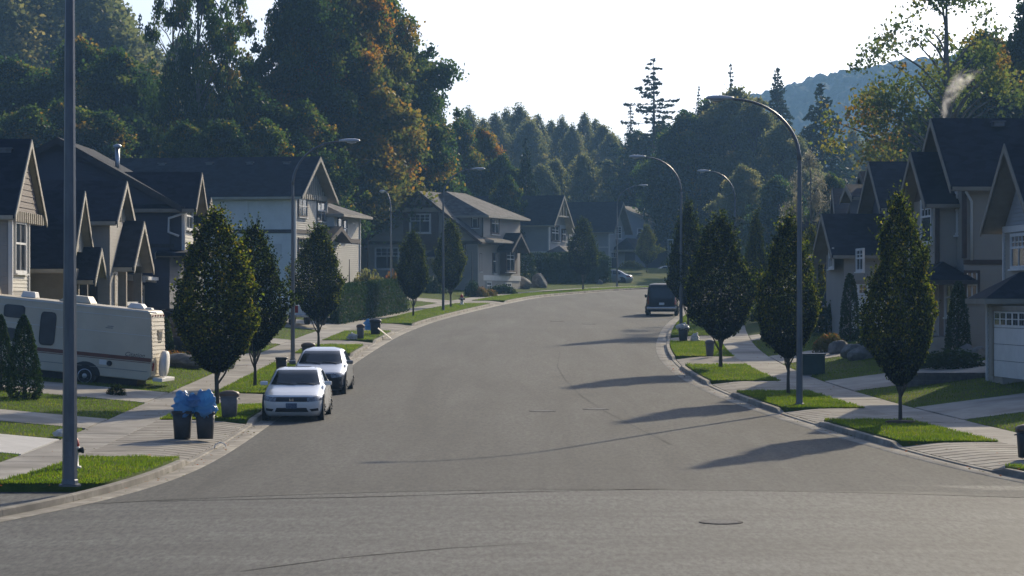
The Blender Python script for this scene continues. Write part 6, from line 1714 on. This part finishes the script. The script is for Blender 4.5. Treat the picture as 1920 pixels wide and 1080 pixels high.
plant_px('shrub', SHR[0], M['cedar'], 1790, 99, (1.7, 0.9, 0.8), 'rounded dark shrub above the block retaining wall')
plant_px('shrub', SHR[0], M['cedar'], 1735, 101, (1.3, 0.9, 0.7), 'low shrub left of the rounded one above the retaining wall')
plant_px('shrub', SHR[0], M['hornbeam'], 1912, 97, (0.7, 0.8, 1.1), 'leafy shrub by the garage at the right edge')
plant_px('shrub', SHR[1], M['heather'], 1556, 118, (1.2, 1, 1.3), 'dark red shrub behind the utility box')
plant_px('shrub', SHR[0], M['cedar'], 1640, 117, (1.6, 1, 0.9), 'dark shrub behind the nearest right tree')
plant_px('shrub', SHR[0], M['maple'], 1560, 135, (1.6, 1, 1.8), 'green bush before the far right houses', stem=STEM)
plant_px('shrub', SHR[0], M['silver_leaf'], 1510, 150, (1.2, 1, 1.6), 'pale flowering bush behind the right lamp post', stem=STEM)
plant_px('shrub', SHR[0], M['maple'], 1450, 160, (1.8, 1, 1.6), 'green bush between the right-hand street trees', stem=STEM)
plant_px('shrub', SHR[0], M['far_leaf'], 1183, 296, (1.6, 1.2, 1.0), 'grey-green bush behind the silver car')
plant_px('shrub', SHR[0], M['cedar'], 1262, 306, (2.0, 1.2, 1.3), 'dark mass of bush behind the van')

# ------------------------------------------------------------------ woods behind the houses
def forest_tree(kind, k, px, Y, top, label, mat='maple', wsc=1.0, name=None, group=None):
    X = (px - 960) * Y / F
    z = gz(X, min(Y, 415)) + (rz(Y) - rz(min(Y, 415))) - 0.5
    top_z = CH + (HY - top) * Y / F
    Hs = {'B': [24, 26, 20, 22], 'O': [26, 19], 'F': [20, 22, 17], 'C': [24, 22, 27, 24]}[kind][k]
    c, t = {'B': BL, 'O': BL_OPEN, 'F': BL_FAR, 'C': CON}[kind][k]
    sc = (top_z - z) / (Hs * 1.02)
    nm = name or ('conifer' if kind == 'C' else 'broadleaf_tree')
    return tree_object(nm, c, t, M[mat], M['bark_pale' if kind == 'O' else 'bark'], (X, Y, z), (sc * wsc, sc * wsc, sc), random.uniform(0, 6.28), label, 'tree', group)

ORD = ['leftmost','second','third','fourth','fifth','sixth','seventh','eighth','ninth','tenth','eleventh','twelfth','thirteenth','fourteenth','fifteenth','sixteenth','seventeenth','eighteenth','nineteenth','twentieth']
def row(items, phrase, group):
    items = sorted(items, key=lambda q: q[2])
    for n, (kind, k, px, Y, top, mat, wsc) in enumerate(items):
        what = {'maple': 'green broadleaf tree', 'maple_turning': 'orange-tinged maple', 'far_leaf': 'hazy grey-green tree', 'needles': 'dark conifer', 'silver_leaf': 'pale silvery tree'}[mat]
        forest_tree(kind, k, px, Y, top, '%s, %s from the left %s' % (what, 'first' if n == 0 else ORD[n], phrase), mat, wsc, group=group)

# big maples above the cream house
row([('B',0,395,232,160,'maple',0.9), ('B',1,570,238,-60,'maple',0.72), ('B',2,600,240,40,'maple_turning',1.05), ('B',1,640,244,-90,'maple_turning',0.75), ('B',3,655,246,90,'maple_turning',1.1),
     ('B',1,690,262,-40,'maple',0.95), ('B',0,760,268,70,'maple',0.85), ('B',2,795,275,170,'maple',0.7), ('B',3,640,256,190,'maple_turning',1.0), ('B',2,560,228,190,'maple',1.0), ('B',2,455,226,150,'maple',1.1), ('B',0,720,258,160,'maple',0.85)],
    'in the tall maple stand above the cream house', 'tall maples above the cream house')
row([('O',0,325,228,-90,'maple',0.42), ('O',0,372,222,-130,'maple',0.5), ('O',0,425,226,-110,'maple',0.5)], 'of the bare-trunked trees against the sky', 'open-crowned trees')
row([('B',2,345,212,230,'maple',0.9), ('B',3,420,214,215,'maple',1.0), ('B',2,500,216,225,'maple',0.9)], 'in the low growth behind the cream roof', 'low growth behind the cream roof')
# hazy wood at far left
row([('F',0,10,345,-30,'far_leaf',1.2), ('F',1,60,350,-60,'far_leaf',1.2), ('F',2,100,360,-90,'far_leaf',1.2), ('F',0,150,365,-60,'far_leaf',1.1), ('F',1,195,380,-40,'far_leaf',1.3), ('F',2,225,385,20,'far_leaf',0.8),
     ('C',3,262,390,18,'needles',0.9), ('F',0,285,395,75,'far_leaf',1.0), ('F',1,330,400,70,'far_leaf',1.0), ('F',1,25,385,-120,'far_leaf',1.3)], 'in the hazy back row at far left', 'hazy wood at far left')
row([('B',2,20,262,110,'maple',1.1), ('B',3,85,266,120,'maple',1.1), ('B',0,155,262,70,'maple',0.9), ('B',2,215,255,95,'maple',1.0), ('B',3,268,262,110,'maple',1.0), ('B',2,305,258,190,'maple',0.9), ('B',2,120,240,190,'maple',1.1), ('B',2,50,236,200,'maple',1.1), ('B',2,190,240,210,'maple',1.1)],
    'in the dark wood behind the left roofs', 'dark wood behind the left roofs')
# middle distance
row([('B',3,860,300,215,'maple',0.9), ('B',2,905,305,240,'maple_turning',0.7), ('B',2,940,300,290,'maple',0.8), ('C',1,986,290,252,'needles',0.75), ('B',2,950,285,330,'maple',0.8)], 'above the hipped roof in the bend', 'trees above the hipped roof')
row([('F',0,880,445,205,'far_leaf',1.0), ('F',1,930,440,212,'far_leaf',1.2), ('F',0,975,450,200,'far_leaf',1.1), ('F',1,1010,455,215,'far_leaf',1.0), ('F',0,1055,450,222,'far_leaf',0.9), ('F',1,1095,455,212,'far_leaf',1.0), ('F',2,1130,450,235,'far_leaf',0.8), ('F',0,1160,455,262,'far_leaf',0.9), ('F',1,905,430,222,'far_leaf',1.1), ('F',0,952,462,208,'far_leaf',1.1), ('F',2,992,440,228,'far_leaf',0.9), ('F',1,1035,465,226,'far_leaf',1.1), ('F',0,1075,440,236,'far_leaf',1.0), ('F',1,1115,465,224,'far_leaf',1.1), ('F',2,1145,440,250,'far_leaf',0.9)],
    'along the hazy skyline at centre', 'hazy skyline trees at centre')
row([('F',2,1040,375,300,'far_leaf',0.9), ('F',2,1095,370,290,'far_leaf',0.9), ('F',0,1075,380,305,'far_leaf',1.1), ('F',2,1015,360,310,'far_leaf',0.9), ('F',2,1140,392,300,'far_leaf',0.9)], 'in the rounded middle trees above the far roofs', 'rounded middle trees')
# right of centre
row([('C',2,1226,375,103,'needles',1.3), ('C',3,1182,385,190,'needles',0.9), ('C',3,1370,400,112,'needles',0.7), ('C',3,1310,410,155,'needles',0.6), ('C',0,1458,385,118,'needles',1.1), ('C',1,1540,345,148,'needles',1.35), ('C',3,1640,520,165,'needles',1.0)], 'of the conifers right of centre', 'conifers right of centre')
row([('B',2,1195,385,245,'maple',0.9), ('B',3,1240,380,225,'maple',0.9), ('B',2,1290,335,210,'maple',1.0), ('B',3,1335,340,175,'maple',0.9), ('B',2,1380,335,165,'far_leaf',0.9), ('B',3,1420,330,175,'far_leaf',0.9), ('B',2,1465,325,230,'far_leaf',0.9), ('B',2,1262,372,300,'maple',0.8), ('B',2,1325,340,315,'far_leaf',0.9), ('B',2,1395,295,310,'far_leaf',0.9), ('B',2,1460,285,330,'maple',0.9), ('B',2,1180,375,300,'maple',0.8)],
    'in the broad wood behind the van', 'broad wood behind the van')
row([('F',0,1600,470,245,'far_leaf',1.0), ('F',2,1660,460,255,'far_leaf',1.0), ('F',1,1700,440,240,'far_leaf',1.0), ('F',2,1590,420,285,'far_leaf',0.9)], 'in the hazy valley below the hill', 'hazy valley trees')
row([('B',2,1560,250,325,'maple',0.7), ('B',2,1690,235,265,'maple',0.9), ('B',2,1720,225,215,'maple',0.8)], 'in the green growth behind the right roofs', 'green growth behind the right roofs')
forest_tree('O', 1, 1520, 230, 283, 'silvery tree catching the light right of the tall lamp post', 'silver_leaf', 0.55)
# near right trees behind the tall house
forest_tree('O', 1, 1775, 185, -55, 'big open maple with sunlit leaves above the tall right house', 'maple_light', 0.92)
row([('B',2,1850,215,60,'maple',0.9), ('B',3,1905,212,70,'maple_turning',1.0), ('B',2,1800,225,150,'maple',0.9), ('B',0,1960,210,-20,'maple',0.9)], 'beyond the roof of the tall right house', 'trees beyond the tall right house')

# ------------------------------------------------------------------ fallen leaves in gutters, on verges and pavements
P = []
for side, n_ in (('L', 420), ('R', 380)):
    Yl = rng.uniform(58, 125, n_); ol = np.where(rng.uniform(0, 1, n_) < 0.6, rng.normal(-0.18, 0.16, n_), rng.uniform(0.2, 4.0, n_))
    for y_, o_ in zip(Yl, ol): P.append((off(side, float(o_), float(y_)), float(y_), rz(float(y_)) + (0.03 if o_ < 0 else 0.20 if o_ < 2.6 else 0.175)))
P = np.array(P)
V = leaf_quads(P, rng.uniform(0.05, 0.10, len(P)), 0.0, 0.36); V[:, :, 2] = P[:, None, 2] + (V[:, :, 2] - P[:, None, 2]) * 0.25
tag(obj_from('fallen_leaves', quads_mesh('fallen_leaves', V, rng.uniform(0.2, 1, len(P))), M['heather']), 'scattered brown fallen leaves along the gutters and verges', 'leaves', kind='stuff')

# ------------------------------------------------------------------ hills
def hill_mesh(name, x0, x1, y0, y1, nx, ny, hf, seed, label):
    r_ = np.random.default_rng(seed)
    xs_ = np.linspace(x0, x1, nx); ys_ = np.linspace(y0, y1, ny)
    XX, YY = np.meshgrid(xs_, ys_)
    Z = hf(XX, YY)
    # canopy: tree-sized domes
    n = int((x1 - x0) * (y1 - y0) / 60); cx, cy, rr = r_.uniform(x0, x1, n), r_.uniform(y0, y1, n), r_.uniform(3.5, 7.5, n)
    bump = np.zeros_like(Z); dx = xs_[1] - xs_[0]; dy = ys_[1] - ys_[0]
    for a, b, r in zip(cx, cy, rr):
        i0, i1 = max(0, int((a - r - x0) / dx)), min(nx, int((a + r - x0) / dx) + 2); j0, j1 = max(0, int((b - r - y0) / dy)), min(ny, int((b + r - y0) / dy) + 2)
        d = 1 - ((XX[j0:j1, i0:i1] - a) ** 2 + (YY[j0:j1, i0:i1] - b) ** 2) / (r * r)
        bump[j0:j1, i0:i1] = np.maximum(bump[j0:j1, i0:i1], np.sqrt(np.clip(d, 0, 1)) * r * 1.25)
    Z = Z + bump + r_.normal(0, 0.6, Z.shape)
    V = np.stack([XX, YY, Z], 2).reshape(-1, 3)
    f = np.arange(nx * ny).reshape(ny, nx)
    Fq = np.stack([f[:-1, :-1], f[:-1, 1:], f[1:, 1:], f[1:, :-1]], 2).reshape(-1, 4)
    m = bpy.data.meshes.new(name); m.from_pydata(V.tolist(), [], Fq.tolist()); m.update()
    m.materials.append(M['hill']); o = bpy.data.objects.new(name, m); COL.objects.link(o)
    return tag(o, label, 'hill', kind='structure')
M['hill'] = surf('hill_canopy', (0.034,0.052,0.014), (0.085,0.108,0.032), rough=0.95, scale=0.16, detail=8, spec=0.1, bump=1.2, bscale=0.5)
def hill1(x, y):
    yc = 1500.0
    ridge = np.interp(x, [-60, 60, 110, 150, 200, 240, 280, 420], [14, 55, 86, 99, 108, 112, 120, 126])
    return 10 + ridge * np.exp(-((y - yc) / 330.0) ** 2)
hill_mesh('hill', -40, 400, 900, 1560, 230, 300, hill1, 5, 'wooded blue hill rising at the right behind the conifers')

# ------------------------------------------------------------------ chimney smoke
m, n, l, out = new_mat('smoke')
pv = n.new('ShaderNodeVolumePrincipled'); pv.inputs['Color'].default_value = (1.0, 0.99, 0.97, 1); pv.inputs['Anisotropy'].default_value = 0.5
tc = n.new('ShaderNodeTexCoord'); nz = n.new('ShaderNodeTexNoise'); nz.inputs['Scale'].default_value = 1.9; nz.inputs['Detail'].default_value = 5; nz.inputs['Distortion'].default_value = 1.0
l.new(tc.outputs['Object'], nz.inputs['Vector'])
mr = n.new('ShaderNodeMapRange'); mr.inputs['From Min'].default_value = 0.44; mr.inputs['From Max'].default_value = 0.80; mr.inputs['To Max'].default_value = 7.0
l.new(nz.outputs['Fac'], mr.inputs['Value'])
# thins out away from a leaning axis: distance in a sheared, widening column
sx = n.new('ShaderNodeSeparateXYZ'); l.new(tc.outputs['Object'], sx.inputs[0])
def mth(op, a_, b_=None, c_=None):
    q = n.new('ShaderNodeMath'); q.operation = op
    for k_, v_ in enumerate((a_, b_, c_)):
        if v_ is None: continue
        if isinstance(v_, (int, float)): q.inputs[k_].default_value = v_
        else: l.new(v_, q.inputs[k_])
    return q.outputs[0]
ax_ = mth('MULTIPLY', mth('POWER', mth('MAXIMUM', sx.outputs['Z'], 0.001), 1.6), 0.38)
dx_ = mth('SUBTRACT', sx.outputs['X'], ax_)
rr_ = mth('SQRT', mth('ADD', mth('MULTIPLY', dx_, dx_), mth('MULTIPLY', sx.outputs['Y'], sx.outputs['Y'])))
wd_ = mth('MULTIPLY_ADD', sx.outputs['Z'], 0.24, 0.14)
fo_ = mth('MAXIMUM', mth('SUBTRACT', 1.0, mth('DIVIDE', rr_, wd_)), 0.0)
up_ = mth('MAXIMUM', mth('SUBTRACT', 1.0, mth('DIVIDE', sx.outputs['Z'], 1.9)), 0.0)
l.new(mth('MULTIPLY', mth('MULTIPLY', mr.outputs[0], fo_), mth('POWER', up_, 0.6)), pv.inputs['Density']); l.new(pv.outputs[0], out.inputs['Volume'])
mb = MB(); mb.box(-0.9, 1.7, -0.7, 0.7, 0.0, 1.9)
tag(mb.build('smoke', m, loc=SMOKE_AT), 'wisp of pale smoke rising from the chimney of the tall right house', 'smoke', kind='stuff')

# ------------------------------------------------------------------ haze
m, n, l, out = new_mat('haze')
pv = n.new('ShaderNodeVolumePrincipled'); pv.inputs['Color'].default_value = (0.30, 0.58, 1.0, 1); pv.inputs['Density'].default_value = 0.00028; pv.inputs['Anisotropy'].default_value = 0.30
l.new(pv.outputs[0], out.inputs['Volume'])
mb = MB(); mb.box(-1600, 1600, -80, 3100, -8, 158)
tag(mb.build('haze', m), 'thin blue autumn haze in the air over the whole street', 'haze', kind='stuff')
